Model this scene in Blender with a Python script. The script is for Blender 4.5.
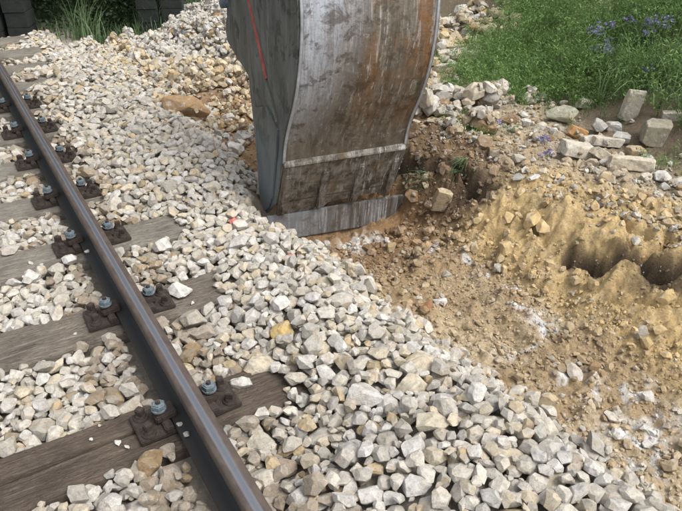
import bpy, bmesh, math, random
import numpy as np
from mathutils import Matrix, Vector

for o in list(bpy.data.objects):
    bpy.data.objects.remove(o, do_unlink=True)
scene = bpy.context.scene
COL = scene.collection
R = math.radians
rng = np.random.default_rng(11)
random.seed(11)

# ------------------------------------------------------------------ camera
CAM = np.array([-0.4224, 0.0, 1.5137])
PITCH, ROLL, YAW, FPX = 0.544, 0.0069, 0.5466, 658.5
cy, sy = math.cos(YAW), math.sin(YAW)
FW = np.array([sy * math.cos(PITCH), cy * math.cos(PITCH), -math.sin(PITCH)])
RT0 = np.array([cy, -sy, 0.0]); UP0 = np.cross(RT0, FW)
RT = math.cos(ROLL) * RT0 + math.sin(ROLL) * UP0
UP = -math.sin(ROLL) * RT0 + math.cos(ROLL) * UP0
cd = bpy.data.cameras.new('camera'); cam = bpy.data.objects.new('camera', cd)
COL.objects.link(cam)
m = Matrix.Identity(4)
for i in range(3):
    m[i][0], m[i][1], m[i][2], m[i][3] = RT[i], UP[i], -FW[i], CAM[i]
cam.matrix_world = m
cd.sensor_width = 36; cd.lens = 36 * FPX / 682; cd.clip_end = 500; cd.clip_start = .05
scene.camera = cam

# ------------------------------------------------------------------ light
SUN_EL, SUN_AZ = 58, 152      # azimuth clockwise from +Y
w = bpy.data.worlds.new('World'); scene.world = w; w.use_nodes = True
nt = w.node_tree; bg = nt.nodes['Background']
sky = nt.nodes.new('ShaderNodeTexSky'); sky.sky_type = 'NISHITA'; sky.sun_disc = False
sky.sun_elevation = R(SUN_EL); sky.sun_rotation = R(SUN_AZ); sky.air_density = 1.0; sky.dust_density = 4.0; sky.ozone_density = .6
hs = nt.nodes.new('ShaderNodeHueSaturation'); hs.inputs['Saturation'].default_value = .30   # thin white cloud
nt.links.new(sky.outputs[0], hs.inputs['Color']); nt.links.new(hs.outputs[0], bg.inputs[0]); bg.inputs[1].default_value = 0.15
sl = bpy.data.lights.new('sun', 'SUN'); sl.energy = 1.25; sl.angle = R(30); sl.color = (1, .95, .86)
so = bpy.data.objects.new('sun', sl); COL.objects.link(so)
sd = Vector((math.sin(R(SUN_AZ)) * math.cos(R(SUN_EL)), math.cos(R(SUN_AZ)) * math.cos(R(SUN_EL)), math.sin(R(SUN_EL))))
so.rotation_euler = sd.to_track_quat('Z', 'Y').to_euler(); so.location = (4, -4, 8)
scene.view_settings.view_transform = 'Standard'; scene.view_settings.look = 'None'
scene.view_settings.exposure = 0.70; scene.view_settings.gamma = 1

# ------------------------------------------------------------------ terrain maths
#TERRAIN
_TB = np.random.default_rng(1234).uniform(-1, 1, 65536).astype(np.float32)
def vnoise(x, y, s=0):
    x = np.asarray(x, dtype=np.float64); y = np.asarray(y, dtype=np.float64)
    fx0, fy0 = np.floor(x), np.floor(y); fx, fy = x - fx0, y - fy0
    ix = (fx0.astype(np.int32) + s * 57) & 255; iy = (fy0.astype(np.int32) + s * 131) & 255
    jx = (ix + 1) & 255; r0 = iy << 8; r1 = ((iy + 1) & 255) << 8
    fx = fx * fx * (3 - 2 * fx); fy = fy * fy * (3 - 2 * fy)
    a = _TB[r0 + ix]; b = _TB[r0 + jx]; c = _TB[r1 + ix]; d = _TB[r1 + jx]
    a = a + (b - a) * fx; c = c + (d - c) * fx
    return a + (c - a) * fy
def fbm(x, y, f, o=4, s=0, g=.5):
    t = 0; a = 1; n = 0
    for i in range(o):
        t = t + a * vnoise(x * f + 17.3 * i, y * f - 9.1 * i, s + i); n += a; a *= g; f *= 2.03
    return t / n
def ss(a, b, x):
    t = np.clip((x - a) / (b - a), 0, 1); return t * t * (3 - 2 * t)
def lerp(a, b, t): return a + (b - a) * t

SLEEPERS = [1.04, 1.7376, 2.4486, 3.1307, 3.7286, 4.3349, 4.9484, 5.56, 6.17, 6.78, 7.4, 8.01]
EDGE = lambda y: .885 + .035 * np.sin(y * 2.1 + .6) + .03 * np.sin(y * 5.3) - .13 * np.exp(-((y - 3.05) / .42) ** 2) + .10 * ss(3.6, 4.6, y)
def far_edge(x):          # where the ballast ends at the back, as y
    return np.where(x < .7, 8.15, 7.45 + .0 * x) + np.where(x > .7, .62 * np.maximum(0, x - .9), 0)
def ballast_top(x, y):
    n = .012 * fbm(x, y, 3.2, 3, 5)
    heap = lerp(.105, .045, ss(1.9, 3.1, y)) * ss(.26 + .05 * np.sin(y * 3), .62, x) + .07 * ss(.06, .24, x) * ss(1.32, 1.18, y)
    z = -.192 + n + heap + .055 * ss(3.3, 3.7, y) * ss(.09, .22, x) * ss(7.2, 6.2, y)
    e = EDGE(y)
    z = z - .93 * np.maximum(0, x - e) * lerp(1, .42, ss(3.7, 5.2, y))
    low = lerp(-.52, -.30, ss(3.4, 5.2, y))
    return np.maximum(z, low - .1)
CREV = [([(2.16, 1.92), (2.22, 1.74), (2.30, 1.62), (2.33, 1.47), (2.45, 1.38), (2.62, 1.33)], .030, .11), ([(2.30, 1.62), (2.42, 1.60), (2.52, 1.66)], .018, .07),
        ([(2.02, 3.30), (2.08, 3.05), (2.17, 2.90), (2.15, 2.72), (2.22, 2.60)], .030, .14), ([(2.05, 2.50), (2.16, 2.42), (2.20, 2.30)], .016, .05), ([(2.36, 2.18), (2.48, 2.10), (2.55, 2.14)], .022, .06),
        ([(2.02, 1.62), (2.14, 1.48), (2.16, 1.34)], .018, .05), ([(2.5, 1.9), (2.42, 1.8), (2.44, 1.7)], .016, .05)]
def crev(x, y, pts):
    xx = x + .035 * fbm(x, y, 8, 4, 53); yy = y + .035 * fbm(x, y, 8, 4, 54); d = 9.
    for (ax, ay), (bx_, by_) in zip(pts, pts[1:]):
        vx, vy = bx_ - ax, by_ - ay; t = np.clip(((xx - ax) * vx + (yy - ay) * vy) / (vx * vx + vy * vy), 0, 1)
        d = np.minimum(d, np.hypot(xx - ax - t * vx, yy - ay - t * vy))
    return d
def dirt(x, y):
    xf = 1.90 + .05 * fbm(x * 0, y, 1.7, 2, 40)
    xt = 2.27 - .11 * ss(2.5, 2.75, y) + .42 * ss(2.3, 1.2, y) + .16 * fbm(x * 0, y, 2.3, 3, 41)
    floor = -.50 + .035 * fbm(x, y, 4, 4, 20) + .03 * np.sin(y * 1.7)
    floor = floor + .06 * ss(1.5, 1.95, x)
    floor = floor - .045 * np.exp(-((x - 1.5) / .5) ** 2 - ((y - 2.95) / .3) ** 2)
    floor = lerp(floor, -.30 + .05 * fbm(x, y, 2, 3, 22), ss(3.45, 4.3, y))
    t = np.clip((x - xf) / (xt - xf), 0, 1)
    bench = -.115 + .025 * fbm(x, y, 3, 4, 24) - .05 * ss(3.5, 6, y)
    tt = lerp(t, ss(0, 1, t), .6)
    z = lerp(floor, bench, tt ** .85)
    face = np.exp(-((t - .5) / .38) ** 2) * (1 - ss(3.6, 4.6, y))
    z = z + face * (.055 * fbm(x, y, 5.5, 4, 30) + .03 * fbm(x, y, 1.8, 2, 31) + .030 * fbm(x, y, 22, 4, 33) + .014 * fbm(x * .5, y, 13, 3, 34) - .045 * np.abs(fbm(x + .04 * fbm(x, y, 9, 2, 37), y, 8, 4, 38)) + .02)
    hol = 0
    for hx, hy, hr, hd in ((2.27, 1.50, .07, .06), (2.42, 1.40, .06, .05), (2.19, 1.80, .05, .07), (2.12, 2.74, .07, .14), (2.06, 2.35, .05, .06), (2.17, 2.12, .04, .05), (2.33, 1.66, .035, .06)):
        q = ((x - hx + .09 * fbm(x, y, 10, 3, 50)) ** 2 + ((y - hy + .13 * fbm(x, y, 9, 3, 51)) * .8) ** 2) / hr ** 2
        hol = hol + hd * np.exp(-q ** 1.3) * (1 + .5 * fbm(x, y, 16, 3, 52))
    z = z - hol
    for pts_, wd, dp in CREV:
        z = z - dp * np.exp(-(crev(x, y, pts_) / wd) ** 2)
    for hx, hy, hr, hd in ((2.30, 2.10, .09, .05), (2.05, 1.62, .10, .05), (2.36, 1.28, .09, .06), (1.98, 3.05, .10, .07), (2.0, 2.2, .08, .04)):
        q = ((x - hx) ** 2 + (y - hy) ** 2) / hr ** 2
        z = z + hd * np.exp(-q)
    xh = 3.12 + .42 * np.maximum(0, y - 2.6)
    z = z + .30 * np.maximum(0, x - xh) * ss(0, .5, x - xh) + .05 * fbm(x, y, 1.3, 3, 60) * ss(0, .6, x - xh)
    z = z + (.009 + .010 * ss(1.0, 1.3, x) * ss(3.2, 2.6, x)) * fbm(x, y, 19, 3, 35) + .010 * fbm(x, y, 42, 3, 36)
    z = z + .030 * ss(.15, .55, fbm(x, y, 10, 2, 39)) * ss(1.0, 1.3, x) * ss(3.2, 2.8, x)
    z = z - .05 * ss(0, .6, y - far_edge(x)) * ss(5, 3, x)
    return z
def ground(x, y):
    b = ballast_top(x, y) - .045
    d = dirt(x, y)
    k = ss(1.05, 1.35, x)
    lo = np.where(x < 1.02 + .12 * ss(3.4, 4.6, y), b, np.maximum(b, lerp(b, d, k)))
    g = np.where(x > 1.2, np.maximum(b, d), lo)
    return np.where((y > far_edge(x)), np.maximum(g, dirt(x, y) * ss(0, .3, y - far_edge(x)) + g * (1 - ss(0, .3, y - far_edge(x)))), g)
#END

# ------------------------------------------------------------------ materials
class NT:
    def __init__(s, name):
        s.m = bpy.data.materials.new(name); s.m.use_nodes = True
        s.t = s.m.node_tree; s.n = s.t.nodes; s.b = s.n['Principled BSDF']
        s.co = s.n.new('ShaderNodeTexCoord')
    def link(s, a, b): s.t.links.new(a, b)
    def inp(s, sock, v):
        if hasattr(v, 'is_linked') or hasattr(v, 'links'): s.link(v, sock)
        else: sock.default_value = v
    def noise(s, scale, detail=4, rough=.6, vec=None, out=0, stretch=None, dist=0):
        v = vec or s.co.outputs['Object']
        if stretch:
            mp = s.n.new('ShaderNodeMapping'); mp.inputs['Scale'].default_value = stretch; s.link(v, mp.inputs[0]); v = mp.outputs[0]
        t = s.n.new('ShaderNodeTexNoise'); s.link(v, t.inputs['Vector']); t.inputs['Scale'].default_value = scale
        t.inputs['Detail'].default_value = detail; t.inputs['Roughness'].default_value = rough; t.inputs['Distortion'].default_value = dist
        return t.outputs[out]
    def voro(s, scale, vec=None, feature='F1', out=0):
        t = s.n.new('ShaderNodeTexVoronoi'); s.link(vec or s.co.outputs['Object'], t.inputs['Vector']); t.inputs['Scale'].default_value = scale; t.feature = feature
        return t.outputs[out]
    def ramp(s, f, stops):
        r = s.n.new('ShaderNodeValToRGB'); e = r.color_ramp.elements
        while len(e) < len(stops): e.new(.5)
        for k, (p, c) in enumerate(stops):
            e[k].position = p; e[k].color = (c, c, c, 1) if not hasattr(c, '__len__') else (*c, 1)
        s.link(f, r.inputs[0]); return r.outputs[0]
    def mix(s, f, a, b, mode='MIX'):
        x = s.n.new('ShaderNodeMix'); x.data_type = 'RGBA'; x.blend_type = mode; x.clamp_factor = True
        s.inp(x.inputs[0], f)
        for sk, v in ((x.inputs[6], a), (x.inputs[7], b)):
            if hasattr(v, '__len__'): sk.default_value = (*v, 1)[:4]
            else: s.link(v, sk)
        return x.outputs[2]
    def math(s, op, a, b=0.0):
        x = s.n.new('ShaderNodeMath'); x.operation = op; s.inp(x.inputs[0], a); s.inp(x.inputs[1], b); return x.outputs[0]
    def attr(s, name):
        a = s.n.new('ShaderNodeAttribute'); a.attribute_name = name; return a.outputs['Color']
    def sep(s, v):
        x = s.n.new('ShaderNodeSeparateXYZ'); s.link(v, x.inputs[0]); return x.outputs
    def bump(s, h, dist, strength=1.0, prev=None):
        b = s.n.new('ShaderNodeBump'); b.inputs['Distance'].default_value = dist; b.inputs['Strength'].default_value = strength
        s.link(h, b.inputs['Height'])
        if prev: s.link(prev, b.inputs['Normal'])
        s.link(b.outputs[0], s.b.inputs['Normal']); return b.outputs[0]
    def col(s, c): s.inp(s.b.inputs['Base Color'], (*c, 1) if isinstance(c, tuple) else c)
    def rough(s, v): s.inp(s.b.inputs['Roughness'], v)
    def metal(s, v): s.inp(s.b.inputs['Metallic'], v)

def stone_mat(name, use_object_color, k=1.0):
    n = NT(name)
    geo = n.n.new('ShaderNodeNewGeometry').outputs['Position']
    if use_object_color: base = n.n.new('ShaderNodeObjectInfo').outputs['Color']
    else: base = n.attr('col')
    mott = n.ramp(n.noise(38, 5, .65, geo), [(.30, .66), (.50, .98), (.72, 1.16)])
    c = n.mix(1.0, base, mott, 'MULTIPLY')
    st = n.ramp(n.noise(13 , 4, .6, geo), [(.55, 0.0), (.70, .55)])
    c = n.mix(st, c, (.42, .30, .15))
    pale = n.ramp(n.noise(24, 5, .7, geo, dist=.6), [(.55, 0.0), (.66, .55)])
    c = n.mix(pale, c, (.66, .64, .60))
    sp = n.ramp(n.noise(170, 3, .6, geo), [(.30, .72), (.45, 1.0)])
    c = n.mix(1.0, c, sp, 'MULTIPLY')
    n.col(c); n.rough(.88)
    gd = n.ramp(n.noise(30, 6, .75, geo, dist=.3), [(.50, 0.0), (.64, .5)]); c = n.mix(gd, c, (.33, .315, .285)); n.col(c)
    h = n.bump(n.noise(55, 7, .75, geo), .010, .9)
    n.bump(n.noise(230, 4, .7, geo), .0028, .8, h)
    return n.m
M_STONE = stone_mat('limestone', False)
M_STONE_O = stone_mat('limestone_single', True)

def dirt_mat():
    n = NT('soil')
    geo = n.n.new('ShaderNodeNewGeometry').outputs['Position']
    c = n.attr('col')
    v = n.ramp(n.noise(45, 6, .7, geo), [(.3, .78), (.5, 1.04), (.72, 1.28)])
    c = n.mix(1.0, c, v, 'MULTIPLY')
    sp = n.ramp(n.noise(120, 4, .7, geo), [(.62, 0.0), (.70, .6)])
    c = n.mix(sp, c, (.50, .45, .36))
    dk = n.ramp(n.noise(85, 4, .7, geo, dist=.5), [(.32, .66), (.42, 1.0)])
    c = n.mix(1.0, c, dk, 'MULTIPLY')
    n.col(c); n.rough(.95)
    h = n.bump(n.noise(38, 8, .74, geo), .028, .9)
    vv = n.voro(95, geo); h = n.bump(vv, .006, .7, h)
    n.bump(n.noise(260, 4, .7, geo), .004, .8, h)
    return n.m
M_SOIL = dirt_mat()

def wood_mat(name, a, b, dark):
    n = NT(name)
    g1 = n.noise(6, 6, .7, stretch=(1.2, 26, 26)); g2 = n.noise(14, 5, .7, stretch=(.9, 40, 40))
    c = n.mix(n.ramp(g1, [(.35, 0.0), (.65, 1.0)]), a, b)
    c = n.mix(n.ramp(g2, [(.36, .9), (.47, 0.0)]), c, dark)
    blot = n.ramp(n.noise(5, 5, .65), [(.42, 0.0), (.66, .7)])
    c = n.mix(blot, c, tuple(x * .55 for x in a))
    fin = n.noise(30, 5, .75, stretch=(.7, 45, 45)); c = n.mix(1.0, c, n.ramp(fin, [(.30, .55), (.5, 1.0), (.70, 1.35)]), 'MULTIPLY')
    c = n.mix(n.ramp(n.noise(9, 4, .6, stretch=(.5, 5, 5)), [(.56, 0.0), (.68, .45)]), c, tuple(min(1, x * 1.25) for x in b))
    n.col(c); n.rough(.85)
    h = n.bump(g2, .010, .9); h = n.bump(g1, .010, .7, h); n.bump(n.noise(70, 5, .7, stretch=(.25, 3, 3)), .003, .8, h)
    return n.m
M_W_DARK = wood_mat('creosoted_wood', (.115, .085, .066), (.21, .165, .125), (.03, .022, .018))
M_W_GREY = wood_mat('weathered_wood', (.24, .215, .18), (.40, .37, .31), (.07, .055, .045))
M_W_MID = wood_mat('weathered_brown_wood', (.19, .155, .125), (.33, .29, .235), (.05, .04, .032))

def rust_mat(name, a, b, rough=.75, metal=.25):
    n = NT(name)
    c = n.mix(n.ramp(n.noise(40, 6, .7), [(.35, 0.0), (.65, 1.0)]), a, b)
    c = n.mix(n.ramp(n.noise(150, 4, .7), [(.5, 0.0), (.75, .6)]), c, tuple(min(1, x * 2.0) for x in b))
    n.col(c); n.rough(rough); n.metal(metal); n.bump(n.noise(180, 5, .7), .0015, .6)
    return n.m
M_RUST = rust_mat('dark_rusted_iron', (.026, .021, .019), (.060, .044, .036), .7, .2)
M_NUT = rust_mat('grey_blue_zinc', (.075, .095, .108), (.17, .215, .245), .72, .1)

def rail_mat():
    n = NT('rail_steel')
    x, y, z = n.sep(n.co.outputs['Object'])
    edge = n.noise(7, 5, .7, stretch=(30, .35, 30)); ax = n.math('ABSOLUTE', n.math('ADD', x, .003))
    f = n.math('ADD', ax, n.math('MULTIPLY', n.math('SUBTRACT', edge, .5), .012))
    shine = n.ramp(n.math('MULTIPLY', f, 20), [(.10, 1.0), (.27, 0.0)])
    top = n.ramp(n.math('ADD', z, 1.0), [(.985, 0.0), (.996, 1.0)])
    shine = n.math('MULTIPLY', shine, top)
    rust = n.mix(n.ramp(n.noise(30, 6, .7, stretch=(1, .4, 1)), [(.35, 0.0), (.65, 1.0)]), (.050, .038, .032), (.098, .074, .061))
    low = n.ramp(n.math('ADD', z, 1.0), [(.955, 1.0), (.97, 0.0)])
    rust = n.mix(low, rust, (.016, .015, .014))  # web and foot painted near black, standing for shade under the head
    strk = n.noise(60, 4, .6, stretch=(30, .15, 30))
    st = n.mix(strk, (.22, .235, .26), (.36, .38, .42))
    n.col(n.mix(shine, rust, st)); n.metal(n.math('MULTIPLY', shine, .92))
    n.rough(n.ramp(shine, [(0.0, .62), (1.0, .40)]))
    n.bump(n.noise(160, 4, .7), .0008, .5)
    return n.m
M_RAIL = rail_mat()

def steel_mat(name, kind):
    n = NT(name)
    x, y, z = n.sep(n.co.outputs['Object'])
    st1 = n.noise(9, 6, .68, stretch=(3.2, 1.0, .28), dist=.15)
    st2 = n.noise(22, 6, .74, stretch=(2.4, 1, .085), dist=.55)
    st3 = n.noise(75, 4, .7, stretch=(1.6, 1, .07))
    big = n.noise(3.6, 5, .62, stretch=(1.3, 1, .8))
    if kind == 'back':
        c = n.mix(n.ramp(st1, [(.36, 0.0), (.62, 1.0)]), (.090, .074, .056), (.215, .190, .155))
        # orange rust area in the upper right half
        rx = n.ramp(x, [(.30, 0.0), (.46, 1.0)]); rz = n.ramp(z, [(.15, 0.0), (.45, 1.0)])
        rf = n.math('MULTIPLY', n.math('MULTIPLY', rx, rz), n.ramp(big, [(.42, 0.0), (.56, .85)]))
        c = n.mix(rf, c, n.mix(st2, (.17, .075, .022), (.30, .16, .065)))
        # scraped bright steel on the left and in long vertical scratches
        lx = n.math('ADD', x, n.math('MULTIPLY', n.math('SUBTRACT', st1, .5), .34))
        lx = n.math('SUBTRACT', lx, n.math('MULTIPLY', n.math('SUBTRACT', z, .45), .24))
        lf = n.math('MULTIPLY', n.ramp(lx, [(.02, 1.0), (.30, 0.0)]), n.ramp(z, [(.16, 0.0), (.42, 1.0)]))
        lf = n.math('MULTIPLY', lf, n.ramp(st2, [(.34, .25), (.56, 1.0)]))
        c = n.mix(lf, c, (.44, .48, .55))
        sc = n.math('MULTIPLY', n.ramp(st2, [(.57, 0.0), (.63, .9)]), n.ramp(z, [(.10, .25), (.5, 1.0)]))
        c = n.mix(sc, c, (.42, .42, .42))
        sc2 = n.math('MULTIPLY', n.ramp(st3, [(.64, 0.0), (.70, .7)]), n.ramp(big, [(.45, 0.0), (.62, 1.0)]))
        c = n.mix(sc2, c, (.48, .47, .45))
        low = n.math('MULTIPLY', n.ramp(n.math('ADD', z, .3), [(.32, 1.0), (.52, 0.0)]), n.ramp(n.noise(14, 5, .7), [(.3, .5), (.6, 1.0)]))
        c = n.mix(low, c, (.115, .088, .062))
        pat = n.noise(11, 7, .72, dist=.4); c = n.mix(n.ramp(pat, [(.52, 0.0), (.60, .7)]), c, (.075, .058, .042)); c = n.mix(n.ramp(n.noise(19, 6, .75, dist=.3), [(.60, 0.0), (.66, .65)]), c, (.36, .34, .31))
    elif kind == 'blade':
        c = n.mix(n.ramp(st1, [(.38, 0.0), (.60, 1.0)]), (.10, .085, .07), (.23, .225, .22))
        c = n.mix(n.ramp(st2, [(.54, 0.0), (.62, .85)]), c, (.46, .48, .50))
        c = n.mix(n.math('MULTIPLY', n.ramp(x, [(.20, 1.0), (.42, 0.0)]), .6), c, (.30, .33, .37))
        c = n.mix(n.ramp(n.noise(11, 5, .7), [(.52, 0.0), (.66, .75)]), c, (.12, .08, .045))
    elif kind == 'lip':
        c = n.mix(n.ramp(n.noise(16, 6, .7), [(.40, 0.0), (.60, 1.0)]), (.075, .062, .048), (.225, .21, .185))
        c = n.mix(n.math('MULTIPLY', n.ramp(st2, [(.54, 0.0), (.60, .85)]), n.ramp(x, [(.35, .35), (.6, 1.0)])), c, (.44, .44, .43))
        c = n.mix(n.ramp(n.noise(9, 4, .7), [(.55, 0.0), (.68, .6)]), c, (.16, .095, .04))
    else:
        c = n.mix(n.ramp(st1, [(.38, 0.0), (.62, 1.0)]), (.062, .072, .068), (.165, .175, .165))
        c = n.mix(n.ramp(n.noise(8, 6, .7), [(.50, 0.0), (.62, .6)]), c, (.16, .15, .12))
        c = n.mix(n.ramp(n.noise(5, 5, .7, dist=.8), [(.54, 0.0), (.60, .75)]), c, (.030, .034, .030))
        c = n.mix(n.ramp(st2, [(.56, 0.0), (.66, .5)]), c, (.25, .26, .25))
        c = n.mix(n.ramp(n.math('ADD', z, .5), [(.30, .75), (.85, 0.0)]), c, (.25, .285, .30))
        c = n.mix(n.ramp(big, [(.55, 0.0), (.70, .4)]), c, (.13, .09, .05))
    n.col(c); n.metal(.30); n.rough(n.ramp(st1, [(.3, .50), (.7, .72)]))
    h = n.bump(st2, .003, .6); h = n.bump(n.noise(24, 6, .7), .012, .5, h); n.bump(n.noise(5, 3, .5), .03, .4, h)
    return n.m
M_BACK = steel_mat('scraped_bucket_steel', 'back'); M_BLADE = steel_mat('blade_steel', 'blade')
M_LIP = steel_mat('muddy_steel', 'lip'); M_SIDE = steel_mat('side_plate_steel', 'side')
def plain(name, c, rough=.8, amp=.3, scale=30, metal=0.0, bump=.002):
    n = NT(name)
    a = tuple(v * (1 - amp) for v in c); b = tuple(min(1, v * (1 + amp)) for v in c)
    n.col(n.mix(n.ramp(n.noise(scale, 5, .7), [(.3, 0.0), (.7, 1.0)]), a, b)); n.rough(rough); n.metal(metal)
    n.bump(n.noise(scale * 3, 4, .7), bump, .6)
    return n.m
M_EDGE = plain('rubbed_bright_edge', (.40, .42, .44), .5, .3, 14, .3)
M_LEDGE = plain('muddy_ledge', (.15, .128, .10), .8, .4, 16)
M_RED = plain('worn_red_paint', (.36, .085, .07), .7, .45, 20)
M_WELD = plain('weld_bead', (.17, .16, .14), .6, .3, 40, .3)
M_ARM = plain('machine_paint', (.55, .30, .03), .5, .2, 8)
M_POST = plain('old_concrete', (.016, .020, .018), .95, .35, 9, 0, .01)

def leaf_mat(name, dark, light, scale=9):
    n = NT(name)
    a = n.attr('col')
    c = n.mix(a, dark, light)
    n.col(c); n.rough(.55)
    n.b.inputs['Subsurface Weight'].default_value = 0
    tr = n.n.new('ShaderNodeBsdfTranslucent'); n.link(c, tr.inputs[0])
    mx = n.n.new('ShaderNodeMixShader'); mx.inputs[0].default_value = .35
    n.link(n.b.outputs[0], mx.inputs[1]); n.link(tr.outputs[0], mx.inputs[2])
    n.link(mx.outputs[0], n.n['Material Output'].inputs[0])
    return n.m
M_LEAF = leaf_mat('herb_leaf', (.045, .095, .022), (.25, .41, .12))
M_GRASS = leaf_mat('grass_blade', (.05, .10, .035), (.26, .38, .19))
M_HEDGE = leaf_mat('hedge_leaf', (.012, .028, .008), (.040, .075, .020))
M_PETAL = leaf_mat('purple_petal', (.15, .14, .30), (.36, .33, .58))

# ------------------------------------------------------------------ mesh helpers
def link(name, me, mat=None, parent=None, loc=None):
    o = bpy.data.objects.new(name, me); COL.objects.link(o)
    if mat is not None and me is not None and not me.materials: me.materials.append(mat)
    if parent is not None: o.parent = parent
    if loc is not None: o.location = loc
    return o
def tag(o, label=None, cat=None, group=None, kind=None):
    if label: o['label'] = label
    if cat: o['category'] = cat
    if group: o['group'] = group
    if kind: o['kind'] = kind
    return o
def np_mesh(name, V, F, col=None, smooth=False):
    """V (n,3), F (m,3|4) -> mesh"""
    me = bpy.data.meshes.new(name); k = F.shape[1]
    me.vertices.add(len(V)); me.vertices.foreach_set('co', V.astype(np.float32).ravel())
    me.loops.add(F.size); me.loops.foreach_set('vertex_index', F.astype(np.int32).ravel())
    me.polygons.add(len(F)); me.polygons.foreach_set('loop_start', np.arange(0, F.size, k, dtype=np.int32))
    me.polygons.foreach_set('use_smooth', np.full(len(F), smooth))
    me.update(calc_edges=True)
    if col is not None:
        a = me.color_attributes.new('col', 'FLOAT_COLOR', 'POINT')
        c4 = np.ones((len(V), 4), np.float32); c4[:, :3] = col if col.ndim == 2 else col[:, None]
        a.data.foreach_set('color', c4.ravel())
    return me
def bm_mesh(name, bm, smooth=False):
    bmesh.ops.recalc_face_normals(bm, faces=bm.faces[:])
    me = bpy.data.meshes.new(name); bm.to_mesh(me); bm.free()
    if smooth:
        for p in me.polygons: p.use_smooth = True
    return me
def bx(bm, c, s, rot=None, bev=0):
    mt = Matrix.Translation(c) @ (rot or Matrix.Identity(4)) @ Matrix.Diagonal((*s, 1))
    r = bmesh.ops.create_cube(bm, size=1, matrix=mt)
    if bev:
        es = {e for v in r['verts'] for e in v.link_edges}
        bmesh.ops.bevel(bm, geom=list(es), offset=bev, segments=2, affect='EDGES', clamp_overlap=True)
def cyl(bm, c, r, h, seg=16, r2=None, rot=None, bev=0):
    mt = Matrix.Translation(c) @ (rot or Matrix.Identity(4))
    q = bmesh.ops.create_cone(bm, cap_ends=True, segments=seg, radius1=r, radius2=r if r2 is None else r2, depth=h, matrix=mt)
    if bev:
        es = [e for e in {e for v in q['verts'] for e in v.link_edges} if any(len(f.verts) > 4 for f in e.link_faces)]
        bmesh.ops.bevel(bm, geom=es, offset=bev, segments=2, affect='EDGES', clamp_overlap=True)
def prism(bm, pts, axis_a, axis_b, ex, d0, d1, origin=(0, 0, 0)):
    """outline pts (a,b) extruded along ex from d0 to d1"""
    A, B, E_, O = Vector(axis_a), Vector(axis_b), Vector(ex), Vector(origin)
    v0 = [bm.verts.new(O + A * p[0] + B * p[1] + E_ * d0) for p in pts]
    v1 = [bm.verts.new(O + A * p[0] + B * p[1] + E_ * d1) for p in pts]
    n = len(pts); bm.faces.new(v0); bm.faces.new(v1[::-1])
    for i in range(n): bm.faces.new((v0[i], v1[i], v1[(i + 1) % n], v0[(i + 1) % n]))

def polyhedron(r, nplanes, aniso, bevel, cuts=0, amp=0.0, boxy=0.0, seg=1):
    """crushed-stone shape: half-spaces cut from an ellipsoid, worn edges. returns V, F(tris), max radius 1"""
    for _ in range(20):
        i = np.arange(nplanes) + .5
        ph = np.arccos(1 - 2 * i / nplanes); th = math.pi * (1 + 5 ** .5) * i
        N = np.stack([np.cos(th) * np.sin(ph), np.sin(th) * np.sin(ph), np.cos(ph)], 1) + r.normal(0, .27, (nplanes, 3))
        hh = r.uniform(.66, 1.0, nplanes)
        if boxy:
            B = np.array([[1, 0, 0], [-1, 0, 0], [0, 1, 0], [0, -1, 0], [0, 0, 1], [0, 0, -1.]]) + r.normal(0, .09, (6, 3))
            N = np.concatenate([B, N]); hh = np.concatenate([r.uniform(.72, .8, 6), hh * .30 + .80 - .05 * r.random(nplanes)])
        N /= np.linalg.norm(N, axis=1)[:, None]
        n = len(N); ii = np.array([(a, b, c) for a in range(n) for b in range(a + 1, n) for c in range(b + 1, n)])
        A = N[ii]; det = np.linalg.det(A); ok = abs(det) > .05
        P = np.linalg.solve(A[ok], hh[ii[ok]][..., None])[..., 0]
        P = P[(P @ N.T <= hh + 1e-6).all(1)]
        if len(P) < 8 or np.linalg.norm(P, axis=1).max() > 2: continue
        bm = bmesh.new()
        for p in P * np.array(aniso): bm.verts.new(p)
        bmesh.ops.remove_doubles(bm, verts=bm.verts[:], dist=.03)
        res = bmesh.ops.convex_hull(bm, input=bm.verts[:])
        bmesh.ops.delete(bm, geom=[v for v in bm.verts if not v.link_faces], context='VERTS')
        bmesh.ops.dissolve_limit(bm, angle_limit=R(4), verts=bm.verts[:], edges=bm.edges[:])
        if bevel: bmesh.ops.bevel(bm, geom=bm.edges[:], offset=bevel, segments=seg, affect='EDGES', clamp_overlap=True)
        bmesh.ops.triangulate(bm, faces=bm.faces[:])
        if cuts:
            for _c in range(cuts):
                L = [e for e in bm.edges if e.calc_length() > .17 / (1 + .6 * _c)]
                bmesh.ops.subdivide_edges(bm, edges=L, cuts=1, use_grid_fill=False)
                bmesh.ops.triangulate(bm, faces=[f for f in bm.faces if len(f.verts) > 3])
            bm.normal_update()
        bm.verts.ensure_lookup_table()
        V = np.array([v.co[:] for v in bm.verts]); Nn = np.array([v.normal[:] for v in bm.verts])
        F = np.array([[v.index for v in f.verts] for f in bm.faces])
        bm.free()
        if amp:
            o = r.uniform(-50, 50, 3)
            d = fbm(V[:, 0] + V[:, 2] * .7 + o[0], V[:, 1] - V[:, 2] * .6 + o[1], 2.4, 3, 7) + .5 * fbm(V[:, 2] + V[:, 0] * .4 + o[2], V[:, 1] * 1.1, 7, 2, 9)
            V = V + Nn * (d * amp)[:, None]
        V -= (V.max(0) + V.min(0)) / 2
        V /= (V.max(0) - V.min(0)) / 2 / np.array(aniso)
        return V, F
    raise RuntimeError

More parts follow.
